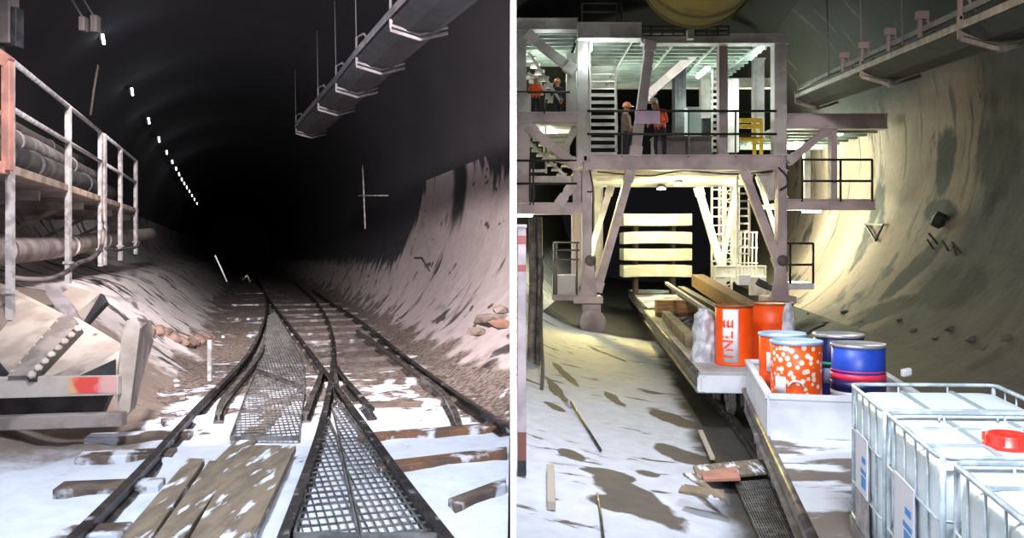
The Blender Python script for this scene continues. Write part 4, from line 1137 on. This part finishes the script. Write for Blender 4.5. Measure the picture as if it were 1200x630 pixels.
# wagon 1
def wag(name,d0,d1,xl0,xl1,w,zt,lab,sidem,wheels,deckm):
    A=V((xl0,d0,zt)); B=V((xl1,d1,zt)); e=(B-A).normalized(); r=V((e.y,-e.x,0))
    wg=thing(name,V(((xl0+xl1)/2+w/2,(d0+d1)/2,RFZ+.16)),lab,'wagon','flat wagons')
    q=[A,A+r*w,B+r*w,B]; b=MB(); b.hexa([p-V((0,0,.07)) for p in q],q); b.build('deck',deckm,wg,bevel=.01)
    b=MB(); b.ibeam(A+r*.06-V((0,0,.21)),B+r*.06-V((0,0,.21)),.14,.28); b.ibeam(A+r*(w-.06)-V((0,0,.21)),B+r*(w-.06)-V((0,0,.21)),.14,.28); b.build('side_sill',sidem,wg)
    b=MB(); b.tube([A-V((0,0,.03))-r*.0,B-V((0,0,.03))],.045,8); b.build('edge_tube',STEELW,wg)
    for Q,s_ in ((A,1),(B,-1)):
        b=MB(); b.bar(Q+e*s_*.04-V((0,0,.2)),Q+r*w+e*s_*.04-V((0,0,.2)),.08,.30); b.build('end_beam',WHITE if s_>0 else sidem,wg,bevel=.015)
    b=MB(); p=A+r*w*.5-V((0,0,.22)); b.lathe(p-e*.05,[(.07,-.02),(.07,.06),(.04,.06),(.04,.0)],14,-e); b.bar(p,p-e*.35,.1,.1); b.build('coupler',DARK,wg)
    for dd in wheels:
        c=A+e*dd
        b=MB(); cxm=tc(c.y+.0)
        ctr=V((cxm,c.y,RFZ+.16+.28)); b.bar(ctr-r*.8,ctr+r*.8,.1,.1); ax=b.build('axle',DARK,wg)
        for sg_ in (-.8,.8):
            b=MB(); b.lathe(ctr+r*sg_,[(.28,-.05),(.31,-.045),(.31,-.02),(.28,-.01),(.27,.05),(.2,.06),(.18,.03),(.08,.03),(.07,.1),(0,.1)],28,r if sg_>0 else -r); b.build('wheel',mat('wheel_steel',(.62,.60,.59),(.48,.46,.45),.5,.2,6),ax)
        b=MB(); s_=ctr-r*.60; b.box((s_.x-.08,s_.y-.16,s_.z-.14),(s_.x+.08,s_.y+.16,s_.z+.30)); b.build('axle_box',CARS,ax,bevel=.03)
    return wg,A,B,e,r
DK=-2.25
w1g,A1,B1,e1,r1=wag('flat_wagon',3.0,13.25,2.31-.193*3.5,3.61,1.95,DK,'nearest flat wagon carrying the white bin and caged tanks',CARS,(2.2,3.4,7.0,8.4),CARP)
w2g,A2,B2,e2,r2=wag('flat_wagon',13.75,26.5,2.99,4.1,1.9,-2.06,'second flat wagon with tall orange drums and timber leading under the gantry',CARS,(.7,2.0,9,10.5),mat('wagon_deck_clean',(.66,.65,.66),(.58,.56,.57),.7,0,1.5))
w3g,A3,B3,e3,r3=wag('flat_wagon',27.2,38,4.3,5.2,2.0,-2.06,'farthest flat wagon under the gantry loaded with concrete segments',CARS,(1.5,8),CARP)

# white bin on wagon 1
d0,d1=9.95,12.9
A=A1+e1*((d0-A1.y)/e1.y)+r1*.02; B=A1+e1*((d1-A1.y)/e1.y)+r1*.02; W=1.72; Hh=.47
bn=thing('steel_bin',V(((A.x+B.x)/2+W/2,(d0+d1)/2,DK)),'low white steel bin on the nearest wagon holding four drums','bin')
def panel(p,q,name):
    b=MB(); n=(q-p).normalized(); nn=V((n.y,-n.x,0)); b.obox((p+q)/2+V((0,0,Hh/2)),(q-p)/2,nn*.02,V((0,0,Hh/2))); 
    b.bar(p+V((0,0,Hh)),q+V((0,0,Hh)),.09,.06); return b.build(name,WHITE,bn,bevel=.006)
panel(A,A+r1*W,'front_panel'); panel(A,B,'side_panel'); panel(A+r1*W,B+r1*W,'side_panel'); panel(B,B+r1*W,'rear_panel')
b=MB(); q=[A,A+r1*W,B+r1*W,B]; b.hexa([p+V((0,0,.002)) for p in q],[p+V((0,0,.03)) for p in q]); b.build('bottom_plate',WHITE,bn)

# drums
def drum(c,r,h,m,lab,lid=LBLUE,bands=(),group='drums in the white bin',open_=False,ribs=True,name='drum'):
    c=V(c); t_=thing(name,c,lab,'drum',group)
    prof=[(0,0),(r*.96,0),(r*.99,.012),(r*.99,.03)]
    n=24
    for z in (.33,.66):
        if ribs: prof+=[(r*.965,h*z-.03),(r*.99,h*z),(r*.965,h*z+.03)]
    prof+=[(r*.965,h*.97)]
    prof[4:4]=[(r*.965,.05)]
    b=MB(); b.lathe(c,prof,40); b.build('shell',m,t_)
    b=MB(); 
    if open_: b.lathe(c+V((0,0,h*.96)),[(r*.96,-.01),(r*1.0,0),(r*1.02,.015),(r*1.0,.03),(r*.94,.03),(r*.93,-.3),(0,-.3)],40)
    else: b.lathe(c+V((0,0,h*.965)),[(r*.965,-.01),(r*1.0,-.005),(r*1.02,.012),(r*1.0,.032),(r*.96,.034),(r*.94,.012),(0,.012)],40)
    b.build('lid',lid,t_)
    for z0,z1,bm_,nm in bands:
        b=MB(); b.lathe(c,[(r*.968,h*z0),(r*.996,h*z0),(r*.996,h*z1),(r*.968,h*z1)],40); b.build(nm,bm_,t_)
    return t_
def wrap(c,r,ang0,z0,pts):   # flat pts (across,up) -> on the drum facing angle ang0
    out=[]
    for x,z in pts:
        a=ang0+x/r; out.append(V((c.x+math.cos(a)*r,c.y+math.sin(a)*r,c.z+z0+z)))
    return out
def patch(t_,c,r,ang0,x0,x1,z0,z1,m,name,parent=None):
    b=MB(); n=8
    rows=[]
    for k in range(n+1):
        x=x0+(x1-x0)*k/n
        rows.append([b.bm.verts.new(p) for p in wrap(c,r,ang0,0,[(x,z0),(x,z1)])]+[b.bm.verts.new(p) for p in wrap(c,r-.006,ang0,0,[(x,z1),(x,z0)])])
    for A_,B_ in zip(rows,rows[1:]):
        for k in range(4): b._f([A_[k],B_[k],B_[(k+1)%4],A_[(k+1)%4]],True)
    b._f(rows[0][::-1]); b._f(rows[-1]); return b.build(name,m,parent or t_)
def text_on(t_,c,r,ang0,txt,size,zc,xc,rot,m,parent=None,name='lettering'):
    cu=bpy.data.curves.new('t','FONT'); cu.body=txt; cu.size=size; cu.align_x='CENTER'; cu.align_y='CENTER'; cu.resolution_u=2; cu.offset=.006
    o=bpy.data.objects.new('t',cu); C.objects.link(o); dg=bpy.context.evaluated_depsgraph_get(); dg.update()
    me=bpy.data.meshes.new_from_object(o.evaluated_get(dg)); bpy.data.objects.remove(o)
    b=MB(); b.bm.from_mesh(me)
    bmesh.ops.triangulate(b.bm,faces=b.bm.faces[:]); bmesh.ops.subdivide_edges(b.bm,edges=[e for e in b.bm.edges if e.calc_length()>size*.3],cuts=1)
    for v in b.bm.verts:
        x,y=v.co.x,v.co.y
        if rot: x,y=-y,x
        v.co=wrap(c,r,ang0,0,[(xc+x,zc+y)])[0]
    for f_ in b.bm.faces: f_.material_index=0
    return b.build(name,m,parent or t_)
fa=lambda c: math.atan2(-c.y,-c.x)      # angle of the side facing the camera
DZ1=DK+.035
SPOT=NT('spotted_orange',.45)
vor=SPOT.n.new('ShaderNodeTexVoronoi'); vor.inputs['Scale'].default_value=12.5; SPOT.l.new(SPOT.tc,vor.inputs['Vector'])
zz=SPOT.math('ADD',SPOT.ramp(SPOT.z,.3,.6),.0)
SPOTM=SPOT.out(SPOT.mix(SPOT.ramp(SPOT.math('ADD',vor.outputs['Distance'],SPOT.math('MULTIPLY',zz,-.12)),.30,.24),(.92,.34,.06),(.96,.84,.78)))
cS=V((3.47,10.42,DZ1)); ds=drum(cS,.31,1.04,SPOTM,'front orange drum with white spots and pale blue lid in the white bin')
patch(ds,cS,.312,fa(cS),-.27,-.12,.40,.62,PAPER,'white_patch'); 
b=MB(); pts=[wrap(cS,.316,fa(cS),0,[(x,.50+math.sqrt(max(0,.0081-x*x))*.9)])[0] for x in [(-.09+.018*k) for k in range(11)]]; b.tube(pts,.014,6); b.build('white_arc',PAPER,ds)
cO=V((3.58,11.28,DZ1)); do=drum(cO,.315,1.04,ORG,'orange drum behind the spotted drum with a pale blue lid')
patch(do,cO,.318,fa(cO),-.22,-.08,.55,.80,PAPER,'white_label')
patch(do,cO,.318,fa(cO),-.24,.10,.30,.50,mat('brown_red_band',(.70,.22,.10),None,.5),'dark_band')
cB=V((4.36,10.75,DZ1)); db=drum(cB,.33,.96,BLUE,'bright blue drum with red stripe and silver lid at the front of the bin',LIDG,((.54,.62,PINK,'red_stripe'),(.645,.665,PINK,'red_stripe'),(.40,.52,NAVY,'navy_band'),(.31,.39,WHITE,'white_band'),(.0,.30,NAVY,'navy_base')))
cN=V((4.42,11.55,DZ1)); dn=drum(cN,.33,1.0,NAVYD,'dark navy drum with green stripe behind the bright blue drum',LIDG,((.60,.64,GREENB,'green_stripe'),))
patch(dn,cN,.333,fa(cN),-.2,-.06,.36,.56,mat('grey_print',(.45,.46,.58),None,.5),'printed_panel')
# black cable on the back orange drum
b=MB(); b.tube(smooth_path([P(945,392,11.1),P(952,386,11.2),P(966,380,11.3)],4),.02,6); tag(b.build('cable_end',BLACK),'short black cable end lying across the drum lids','cable')
# tall orange drums on wagon 2
cT=V((3.80,14.6,-2.06)); dt=drum(cT,.325,1.02,ORG,'tall orange drum with white lettered label standing at the wagon front',ORGL,(),'tall orange drums on the second wagon',ribs=False)
lp_=patch(dt,cT,.328,fa(cT),-.20,.07,.06,.95,PAPER,'white_label')
text_on(dt,cT,.331,fa(cT),'TNL',.27,.33,-.10,True,TXTO,lp_)
text_on(dt,cT,.331,fa(cT),'E',.26,.70,-.10,True,TXTO,lp_)
for k in range(3): patch(dt,cT,.331,fa(cT),-.17+k*.07,-.15+k*.07,.64,.78,TXTO,'printed_bar',lp_)
cU=V((4.62,15.25,-2.06)); d2=drum(cU,.40,1.02,ORG,'wider open orange drum with brown rim behind the lettered drum',ORGL,(),'tall orange drums on the second wagon',open_=True)
# plastic bag left of the tall drum
def bag(c,w,h,lab,sd,dpt=.28):
    b=MB()
    def fn(i,j):
        a=i*2*math.pi; t_=j
        r=(1-.25*t_+.22*nz(math.cos(a)*2+sd,math.sin(a)*2,t_*4)+.10*nz(math.cos(a)*6+sd,math.sin(a)*6,t_*9))
        if t_>.93: r*=.6
        return V(c)+V((math.cos(a)*w*r,math.sin(a)*dpt*r,h*t_))
    b.grid(36,16,fn); return tag(b.build('plastic_bag',FILM),lab,'bag','plastic film by the tall drums')
bag(P(825,403,15.0)+V((0,0,-.32)),.22,.95,'crumpled clear plastic wrapped bundle left of the lettered drum',1)
bag(P(921,402,15.0)+V((0.0,-.1,-.0)),.13,.72,'torn white plastic film hanging at the right of the open drum',5,.06)
# timber and steel on wagon 2
TG='timber and steel loads on the second wagon'
def loadbar(a,c,w,h,m,name,lab,cat,group=TG):
    b=MB(); b.bar(a,c,w,h); return tag(b.build(name,m,bevel=.01),lab,cat,group)
zt2=-2.06
loadbar(V((3.55,16.9,zt2+.12)),V((4.15,23.0,zt2+.12)),.22,.24,mat('pale_beam',(.62,.58,.48),(.5,.46,.38),.8,0,3),'timber_beam','pale beam along the left edge of the second wagon','beam')
loadbar(V((3.52,16.7,zt2+.12)),V((4.25,16.6,zt2+.12)),.24,.24,mat('pink_beam',(.62,.50,.46),None,.8),'timber_beam','short pinkish beam end across the second wagon','beam')
loadbar(V((4.05,24.0,zt2+.30)),V((5.3,24.0,zt2+.30)),.5,.35,TIMB,'packing_timber','yellow packing timber lying across the wagon under the gantry','timber')
loadbar(V((4.05,24.0,zt2+.07)),V((5.3,24.0,zt2+.07)),.4,.13,mat('dark_timber',(.35,.25,.18),None,.8),'packing_timber','dark timber bearer beneath the yellow packing timber','timber')
loadbar(V((4.35,17.6,-1.60)),V((4.45,24.6,-1.15)),.09,.09,GALV,'steel_bar','long pale steel bar lying over the load on the second wagon','bar')
loadbar(V((5.05,17.0,-1.55)),V((5.55,25.5,-1.1)),.36,.36,TIMB,'timber_log','thick brown timber log along the right side of the second wagon','log')
loadbar(V((4.75,17.2,-1.75)),V((4.95,25,-1.4)),.2,.3,DARK,'steel_channel','dark steel channel between the pale bar and brown log','channel')
for i,(x,y,sz) in enumerate(((4.1,18.0,.25),(4.25,18.9,.22),(4.2,19.9,.26),(4.35,21.0,.24),(4.6,18.6,.2))):
    lump(V((x,y,zt2+sz*.55)),sz,mat('junk',(.22,.21,.23),(.34,.33,.35),.6,.2,5),'scrap_fitting','dark scrap fitting in the pile on the second wagon, %s'%['nearest','second along','third along','farthest','beside the steel channel'][i],'scrap','scrap pile on the second wagon',seed=i)

# segments on wagon 3
sgx0,sgx1=4.47,7.15
SGG='concrete segments stacked under the gantry'
zz=-1.75; dS=33.8
SG=[(264,250),(286,272),(305,291),(325,311)]
for i,(yb,yt) in enumerate(SG[::-1]):
    z0=(HZ-yb)/F*dS; z1=(HZ-yt)/F*dS
    b=MB(); n=12; rows=[]
    for k in range(n+1):
        t_=k/n; x=4.42+2.72*t_; cv_=.12*(1-(2*t_-1)**2)*(.3 if i in(0,2) else -.15)
        rows.append([b.bm.verts.new(q) for q in (V((x,dS,z0+cv_)),V((x,dS+1.3,z0+cv_)),V((x,dS+1.3,z1+cv_)),V((x,dS,z1+cv_)))])
    for A_,B_ in zip(rows,rows[1:]):
        for k in range(4): b._f([A_[k],B_[k],B_[(k+1)%4],A_[(k+1)%4]])
    b._f(rows[0]); b._f(rows[-1])
    tag(b.build('concrete_segment',SEG,bevel=.03),'pale curved concrete segment, %s of the stack under the gantry'%['lowest','second from bottom','second from top','topmost'][i],'segment',SGG)
    for x in (5.0,6.5):
        zlow=z0-.28
        b=MB(); 
        if i>0:
            zl=(HZ-SG[::-1][i-1][1])/F*dS
        else: zl=-2.05
        b.box((x-.08,dS+.5,zl-.02),(x+.08,dS+1.1,z0+.02)); tag(b.build('spacer_timber',mat('dark_spacer',(.30,.24,.18),None,.8),bevel=.01),'timber spacer under the %s concrete segment, %s of the pair'%(['lowest','second lowest','second highest','topmost'][i],'left' if x<6 else 'right'),'spacer','spacers between the segments')

# ---- caged tanks on wagon 1
PLA=NT('tank_plastic',.35)
PLA.b.inputs['Subsurface Weight'].default_value=.0
PLAM=PLA.out(PLA.mix(PLA.noise(2.,3),(.86,.90,.92),(.92,.95,.96)))
CAGE=mat('cage_zinc',(.80,.84,.87),(.66,.71,.75),.4,.3,8)
def tank(o,yaw_e,yaw_r,wid,ln,h,label,cap=True,dusty=False,hi=.0,ltxt=True):
    # o: near-left bottom corner on the deck; e along the wagon, r across
    e=yaw_e; r=yaw_r
    t_=thing('caged_tank',o+e*ln/2+r*wid/2,label,'tank','white caged tanks on the nearest wagon')
    def q(a,c,z): return o+r*a+e*c+V((0,0,z))
    pb=MB()   # pallet
    for a in (.0,wid/2-.06,wid-.12):
        pb.hexa([q(a,0,0),q(a+.12,0,0),q(a+.12,ln,0),q(a,ln,0)],[q(a,0,.1),q(a+.12,0,.1),q(a+.12,ln,.1),q(a,ln,.1)])
    pb.hexa([q(0,0,.1),q(wid,0,.1),q(wid,ln,.1),q(0,ln,.1)],[q(0,0,.13),q(wid,0,.13),q(wid,ln,.13),q(0,ln,.13)])
    pb.build('pallet',GALV,t_)
    def rr(z,ins,n=6,rad=.12):
        pts=[]
        for (cx_,cy_,a0) in ((wid-ins-rad,ins+rad,-90),(wid-ins-rad,ln-ins-rad,0),(ins+rad,ln-ins-rad,90),(ins+rad,ins+rad,180)):
            for k in range(n+1):
                a=math.radians(a0+90*k/n); pts.append(q(cx_+rad*math.cos(a),cy_+rad*math.sin(a),z))
        return pts
    bt=MB(); lev=[(.14,.09),(.18,.03),(.40,.022),(.46,.035),(.50,.022),(h-.16,.022),(h-.08,.03),(h-.05,.07),(h-.04,.16)]
    rows=[[bt.bm.verts.new(p) for p in rr(z,i_)] for z,i_ in lev]
    n=len(rows[0])
    for A_,B_ in zip(rows,rows[1:]):
        for k in range(n): bt._f([A_[k],A_[(k+1)%n],B_[(k+1)%n],B_[k]],True)
    bt._f(rows[0][::-1]); bt._f(rows[-1])
    bottle=bt.build('bottle',PLAM,t_)
    for k_ in (.33,.66):
        b=MB(); b.bar(q(wid*k_-.0,.12,h-.036),q(wid*k_,ln-.12,h-.036),.03,.018); b.build('moulded_groove',mat('groove_grey',(.60,.66,.68),None,.4),bottle)
    # cage
    g=MB()
    for z,rad in ((.16,.016),(.42,.009),(.82,.009),(h,.016)): g.tube(rr(z,.012,4,.08),rad,6,closed=True)
    na=2
    for k in range(1,na+1):
        a=wid*k/(na+1)
        for c_ in (.012,ln-.012): g.tube([q(a,c_,.13),q(a,c_,h)],.008,6)
    nb=4
    for k in range(1,nb+1):
        c_=ln*k/(nb+1)
        for a in (.012,wid-.012): g.tube([q(a,c_,.13),q(a,c_,h)],.008,6)
    for a in (.03,wid-.03):
        for c_ in (.03,ln-.03): g.tube([q(a,c_,.0),q(a,c_,h)],.018,6)
    g.build('cage',CAGE,t_)
    for k_ in ((.36,.72) if hi==0 else ()):
        g=MB(); c_=ln*k_; g.tube([q(.012,c_,h),q(.10,c_,h-.035),q(wid-.10,c_,h-.035),q(wid-.012,c_,h)],.014,6); g.build('top_bar',CAGE,t_)
    # label plate on the left side
    if ltxt:
        b=MB(); c0,c1=ln*.36,ln*.72
        b.hexa([q(-.012,c0,.44),q(-.004,c0,.44),q(-.004,c1,.44),q(-.012,c1,.44)],[q(-.012,c0,.86),q(-.004,c0,.86),q(-.004,c1,.86),q(-.012,c1,.86)])
        pl_=b.build('label_plate',PAPER,t_)
        for (u0,u1,z0,z1) in ((.10,.45,.50,.58),(.08,.50,.60,.63),(.12,.40,.68,.72)):
            ca=c0+(c1-c0)*u0; cb_=c0+(c1-c0)*u1
            b=MB(); b.hexa([q(-.016,ca,z0),q(-.012,ca,z0),q(-.012,cb_,z0),q(-.016,cb_,z0)],[q(-.016,ca,z1),q(-.012,ca,z1),q(-.012,cb_,z1),q(-.016,cb_,z1)]); b.build('blue_print',TXTB,pl_)
        b=MB(); b.hexa([q(-.010,c0-.02,.16),q(-.003,c0-.02,.16),q(-.003,c1+.02,.16),q(-.010,c1+.02,.16)],[q(-.010,c0-.02,.43),q(-.003,c0-.02,.43),q(-.003,c1+.02,.43),q(-.010,c1+.02,.43)]); b.build('lower_plate',GALV,t_)
    if cap:
        b=MB(); c_=q(wid*.44,ln*.36,h-.045); b.lathe(c_,[(.13,0),(.13,.03),(.115,.035),(.115,.075),(.10,.085),(.06,.085),(.055,.07),(0,.07)],24); 
        for k in range(8): a=k*math.pi/4; b.obox(c_+V((.118*math.cos(a),.118*math.sin(a),.05)),V((.012,0,0)),V((0,.012,0)),V((0,0,.025)))
        b.build('screw_cap',CAPR,t_)
    return t_
eT=V((.17,.985,0)).normalized(); rT=V((eT.y,-eT.x,0)).normalized()
eF=V((.195,.98,0)).normalized(); rF=V((.995,-.05,0)).normalized()
H=1.15
def corner(px,py): z=DK+H; d=z/((HZ-py)/F); return V(((px-600)/F*d,d,DK))
o2=corner(1100,537)
tank(o2,eF,rF,1.15,1.22,H,'caged white tank in the middle with a red screw cap')
tank(corner(1041,485)+V((.0,.10,0)),eF,rF,1.12,1.10,H,'farthest caged white tank with a bluish top next to the white bin',cap=False,hi=1)
tank(o2-eF*1.30-rF*.02+V((.05,0,0)),eF,rF,1.15,1.22,H,'nearest caged white tank cut off by the lower right corner',cap=False,ltxt=False)
# small white object behind the tank
b=MB(); b.obox(P(1062,436,9.0),V((.05,0,.01)),V((0,.04,0)),V((0,0,.04))); tag(b.build('plastic_bottle',WHITE,bevel=.02),'small white bottle resting behind the farthest caged tank','bottle')

# ---- left edge pole and ladder-like pipes, right bore
pl=thing('marker_post',hitR(611.5,556),'pale post with red bands standing at the far left by the white divider','post')
hb=hitR(611.5,556); dpo=hb.y; tp=P(611.5,265,dpo)
b=MB(); b.bar(tp,hb+V((0,0,.0)),.10,.10); b.obox(tp,V((.06,0,0)),V((0,.06,0)),V((0,0,.02))); b.build('post',mat('pale_post',(.76,.70,.73),(.64,.59,.62),.6,0,3),pl,bevel=.01)
for ya,yb,m in ((276,286,mat('dull_red',(.62,.34,.33),None,.6)),(310,318,mat('dull_red',(.62,.34,.33),None,.6)),(505,538,mat('rusty_red',(.50,.32,.29),None,.7)),(538,556,DARK)):
    b=MB(); b.bar(P(611.5,ya,dpo),P(611.5,yb,dpo),.104,.104); b.build('red_band',m,pl)
for px,w_,lab in ((624,.09,'brown riser pipe right of the banded post'),(632,.06,'thin riser pipe second from the banded post')):
    b=MB(); b.tube([P(px,254,18.2),P(px+1,330,18.2),P(px-1,400,18.0),P(px-3,455,17.7)],w_,8); tag(b.build('riser_pipe',mat('riser',(.54,.50,.48),(.36,.33,.32),.6,0,4)),lab,'pipe','riser pipes by the partition')
b=MB(); b.tube(smooth_path([P(636,300,18.3),P(634,380,17.5),P(636,440,16),P(628,490,14.5),P(616,512,13.6)],5),.035,6); tag(b.build('cable',GREY),'grey cable hanging down the left wall to the floor','cable')
b=MB(); b.tube([hitR(669,470,.04),hitR(686,498,.04),hitR(704,527,.04)],.02,6); tag(b.build('steel_rod',STEEL),'thin dark rod lying on the white dusty floor','rod')
b=MB(); b.bar(GR(821,505,RFZ+.12),GR(835,537,RFZ+.1),.07,.05); tag(b.build('timber_batten',mat('batten',(.66,.62,.58),None,.8),bevel=.01),'pale batten lying in the dark strip beside the wagons','batten')
b=MB(); b.bar(hitR(645,548,.05),hitR(646,592,.05),.09,.10); tag(b.build('timber_stub',mat('batten',(.66,.62,.58),None,.8),bevel=.01),'short pale timber stub lying on the white floor near the banded post','timber')
b=MB(); b.tube([hitR(700,578,.03),hitR(704,604,.03),hitR(708,640,.03)],.015,6); tag(b.build('steel_rod',STEEL),'thin dark rod lying across the mud patch on the white floor','rod')
# broken boards and walkway planks near the wagon
for i,(pix,m,lab) in enumerate((([(818,560),(905,556),(890,540),(812,545)],PLANK,'wide dusty board in the broken board heap'),([(825,566),(868,567),(862,553),(822,556)],mat('pink_board',(.72,.50,.44),(.62,.45,.40),.8,0,3),'pink stained board in the middle of the broken board heap'),([(838,590),(856,602),(815,565),(800,562)],PLANK,'narrow splintered board sticking out left of the heap'),([(795,588),(850,602),(848,592),(800,580)],PLANK,'lowest thin board of the heap on the white floor'))):
    q=[hitR(x,y,.12) for x,y in pix]; zm=max(p.z for p in q)+.045*i; q=[V((p.x,p.y,zm)) for p in q]; b=MB(); b.hexa([p-V((0,0,.04)) for p in q],q); tag(b.build('broken_board',m,bevel=.006),lab,'board','broken boards beside the wagon')
# grating on the floor by the wagon
b=MB(); zg=.07; q=[GR(862,566,RFZ+.07),GR(905,562,RFZ+.07),GR(945,640,RFZ+.07),GR(895,640,RFZ+.07)]
n=16
for k in range(n+1):
    a=q[0].lerp(q[1],k/n); c=q[3].lerp(q[2],k/n); b.bar(a,c,.012,.04)
for k in range(22):
    a=q[0].lerp(q[3],k/21); c=q[1].lerp(q[2],k/21); b.bar(a,c,.012,.03)
tag(b.build('floor_grating',GRATE),'dark walkway grating on the floor at the wagon side','grating')
# bits on the right wall
v_,z_,u_=vz_of(1108,258); c=R(u_-.18,v_,z_)
lump(c,.2,DARK,'wall_bracket','dark round fitting high on the right wall above the debris','fitting',seed=9,sq=(1,1,1.1))
fr=MB(); 
A=[]
for px,py in ((1018,262),(1040,263),(1031,282)):
    v_,z_,u_=vz_of(px,py); A.append(R(u_-.12,v_,z_))
for p,q_ in zip(A,A[1:]+A[:1]): fr.bar(p,q_,.06,.06)
tag(fr.build('wall_bracket',DARK),'dark triangular bracket on the lit right wall','bracket')
for i,(px,py) in enumerate(((1100,285),(1113,294),(1122,300),(1128,296),(1095,292))):
    v_,z_,u_=vz_of(px,py); p=R(u_-.15,v_,z_); b=MB(); b.bar(p+V((.2,0,-.1)),p+V((-.12+.07*(i%3),-.05,.26)),.035,.035); tag(b.build('anchor_bar',STEELW),'rusty anchor bar poking from the mud heap on the right wall','bar','anchor bars on the right wall')
# line of rubble along the right wall foot
for i in range(12):
    px=950+i*21+7*math.sin(i*3.1); y=366+i*3.2+9*math.sin(i*2.1); p=hitR(px,y)
    lump(p-V((0,0,.03)),.09+.10*abs(nz(i*1.3,2)),mat('grey_rubble',(.40,.37,.36),(.32,.30,.29),.9,0,5),'rubble_lump','small dusty rubble lump at the foot of the right wall behind the drums and tanks','rubble','rubble along the right wall foot',seed=i,sq=(1.6,1.2,.6))
# ================================================================== LIGHTS
def area(loc,target,size,power,col,spread=math.pi,name='lamp'):
    ld=bpy.data.lights.new(name,'AREA'); ld.size=size; ld.energy=power; ld.color=col; ld.spread=spread
    o=bpy.data.objects.new(name,ld); C.objects.link(o); o.location=loc
    o.rotation_euler=(V(target)-V(loc)).to_track_quat('-Z','Y').to_euler(); return o
def spot(loc,target,angle,power,col,blend=.6,r=.15,name='lamp'):
    ld=bpy.data.lights.new(name,'SPOT'); ld.spot_size=angle; ld.energy=power; ld.color=col; ld.spot_blend=blend; ld.shadow_soft_size=r
    o=bpy.data.objects.new(name,ld); C.objects.link(o); o.location=loc
    o.rotation_euler=(V(target)-V(loc)).to_track_quat('-Z','Y').to_euler(); return o
def point(loc,power,col,r=.1,name='lamp'):
    ld=bpy.data.lights.new(name,'POINT'); ld.energy=power; ld.color=col; ld.shadow_soft_size=r
    o=bpy.data.objects.new(name,ld); C.objects.link(o); o.location=loc; return o
# left bore: cool flood over the near track, added unseen warm fills for walls and bank
area((-1.6,2.7,5.2),(-3.0,10,-2),1.2,700,(.84,.91,1.0),math.radians(150),'near_flood')
spot((-2.6,6.0,4.6),(-3.0,15.5,-.8),math.radians(80),9500,(1,.90,.88),.9,.3,'wall_fill')
spot((-4.4,11,5.4),(-8.6,21,-1.0),math.radians(62),8500,(1,.92,.90),.9,.4,'bank_fill')
# right bore: cool near flood, then unseen fills added for gantry, floor, side wall
area((1.6,2.7,3.0),(3.2,9.5,-2.5),1.0,430,(.86,.92,1.0),math.radians(150),'near_flood')
spot((3.0,8.0,4.6),(5.8,27,2.6),math.radians(42),5600,(1,.93,.93),.8,.3,'gantry_fill')
spot((.9,9.0,4.4),(1.4,12.0,-3),math.radians(78),2100,(.9,.94,1.0),.9,.3,'floor_fill')
spot((2.6,7.0,4.6),(8.5,17,-1.2),math.radians(75),1300,(1,.92,.90),.9,.4,'side_fill')
GC=(.86,1,.86)
point(P(690,62,27.0)+V((.25,-.35,-.2)),60,(.85,1,.95))
point(P(872,115,30.0),170,(.80,1,.93),.5)
point(P(815,120,31),150,(.85,1,.90),.5)
point(P(738,118,30.6),210,(.9,1,.88),.5)
point(P(640,85,30.),130,(.88,1,.88)); point(P(640,165,30.5),120,(.95,1,.80))
point(P(932,182,31),650,(.86,1,.70),.3); point(P(930,176,35.5),800,(.86,1,.70),.3); point(P(935,264,30),650,(.92,1,.66),.4); point(P(925,255,35),500,(.92,1,.66),.4)
point(P(775,227,33.0)-V((0,.8,.3)),330,(1,.95,.50)); point(P(797,222,31.5)-V((0,.6,.3)),260,(1,.93,.50))
point(P(700,300,30.),150,(1,.92,.45)); spot(P(715,225,28.5),P(735,420,20.5),math.radians(80),2600,(1,.78,.22),.8,.2,'yellow_work_lamp'); point(P(850,240,32.3),200,(1,.97,.62)); point(P(615,258,27.3),60,(.9,1,.9))
for i in (0,1,2,4,7):
    a=(lampx[i][0]-600)/F; d=min(UL/(a*LR.x+LR.y),95); point(P(*lampx[i],d)+LR*1.1-V((0,0,.5)),14,(.9,.95,1.0),.15)
point(L(.3,15,3.2),110,(.9,.9,1),1.); point(L(0,30,2.5),70,(.9,.9,1),1.)  # added fill lights without fixtures, lifting the dark crown
# added fill that whitens the divider edge, no real lamp
area((0,.6,.2),(0,3,0),.3,30,(1,1,1),math.radians(60),'edge_fill')

wd=bpy.data.worlds.new('w'); S.world=wd; wd.use_nodes=True
wd.node_tree.nodes['Background'].inputs[0].default_value=(.5,.5,.6,1); wd.node_tree.nodes['Background'].inputs[1].default_value=.012

# ================================================================== CAMERA
cd=bpy.data.cameras.new('camera'); co=bpy.data.objects.new('camera',cd); C.objects.link(co)
co.location=(0,0,0); co.rotation_euler=(math.pi/2,0,0)
cd.sensor_fit='HORIZONTAL'; cd.sensor_width=36; cd.lens=36*F/1200; cd.shift_y=-(315-HZ)/1200; cd.clip_start=.05; cd.clip_end=400
S.camera=co
S.view_settings.view_transform='Standard'; S.view_settings.look='None'; S.view_settings.exposure=0.0; S.view_settings.gamma=1; S.view_settings.use_curve_mapping=False
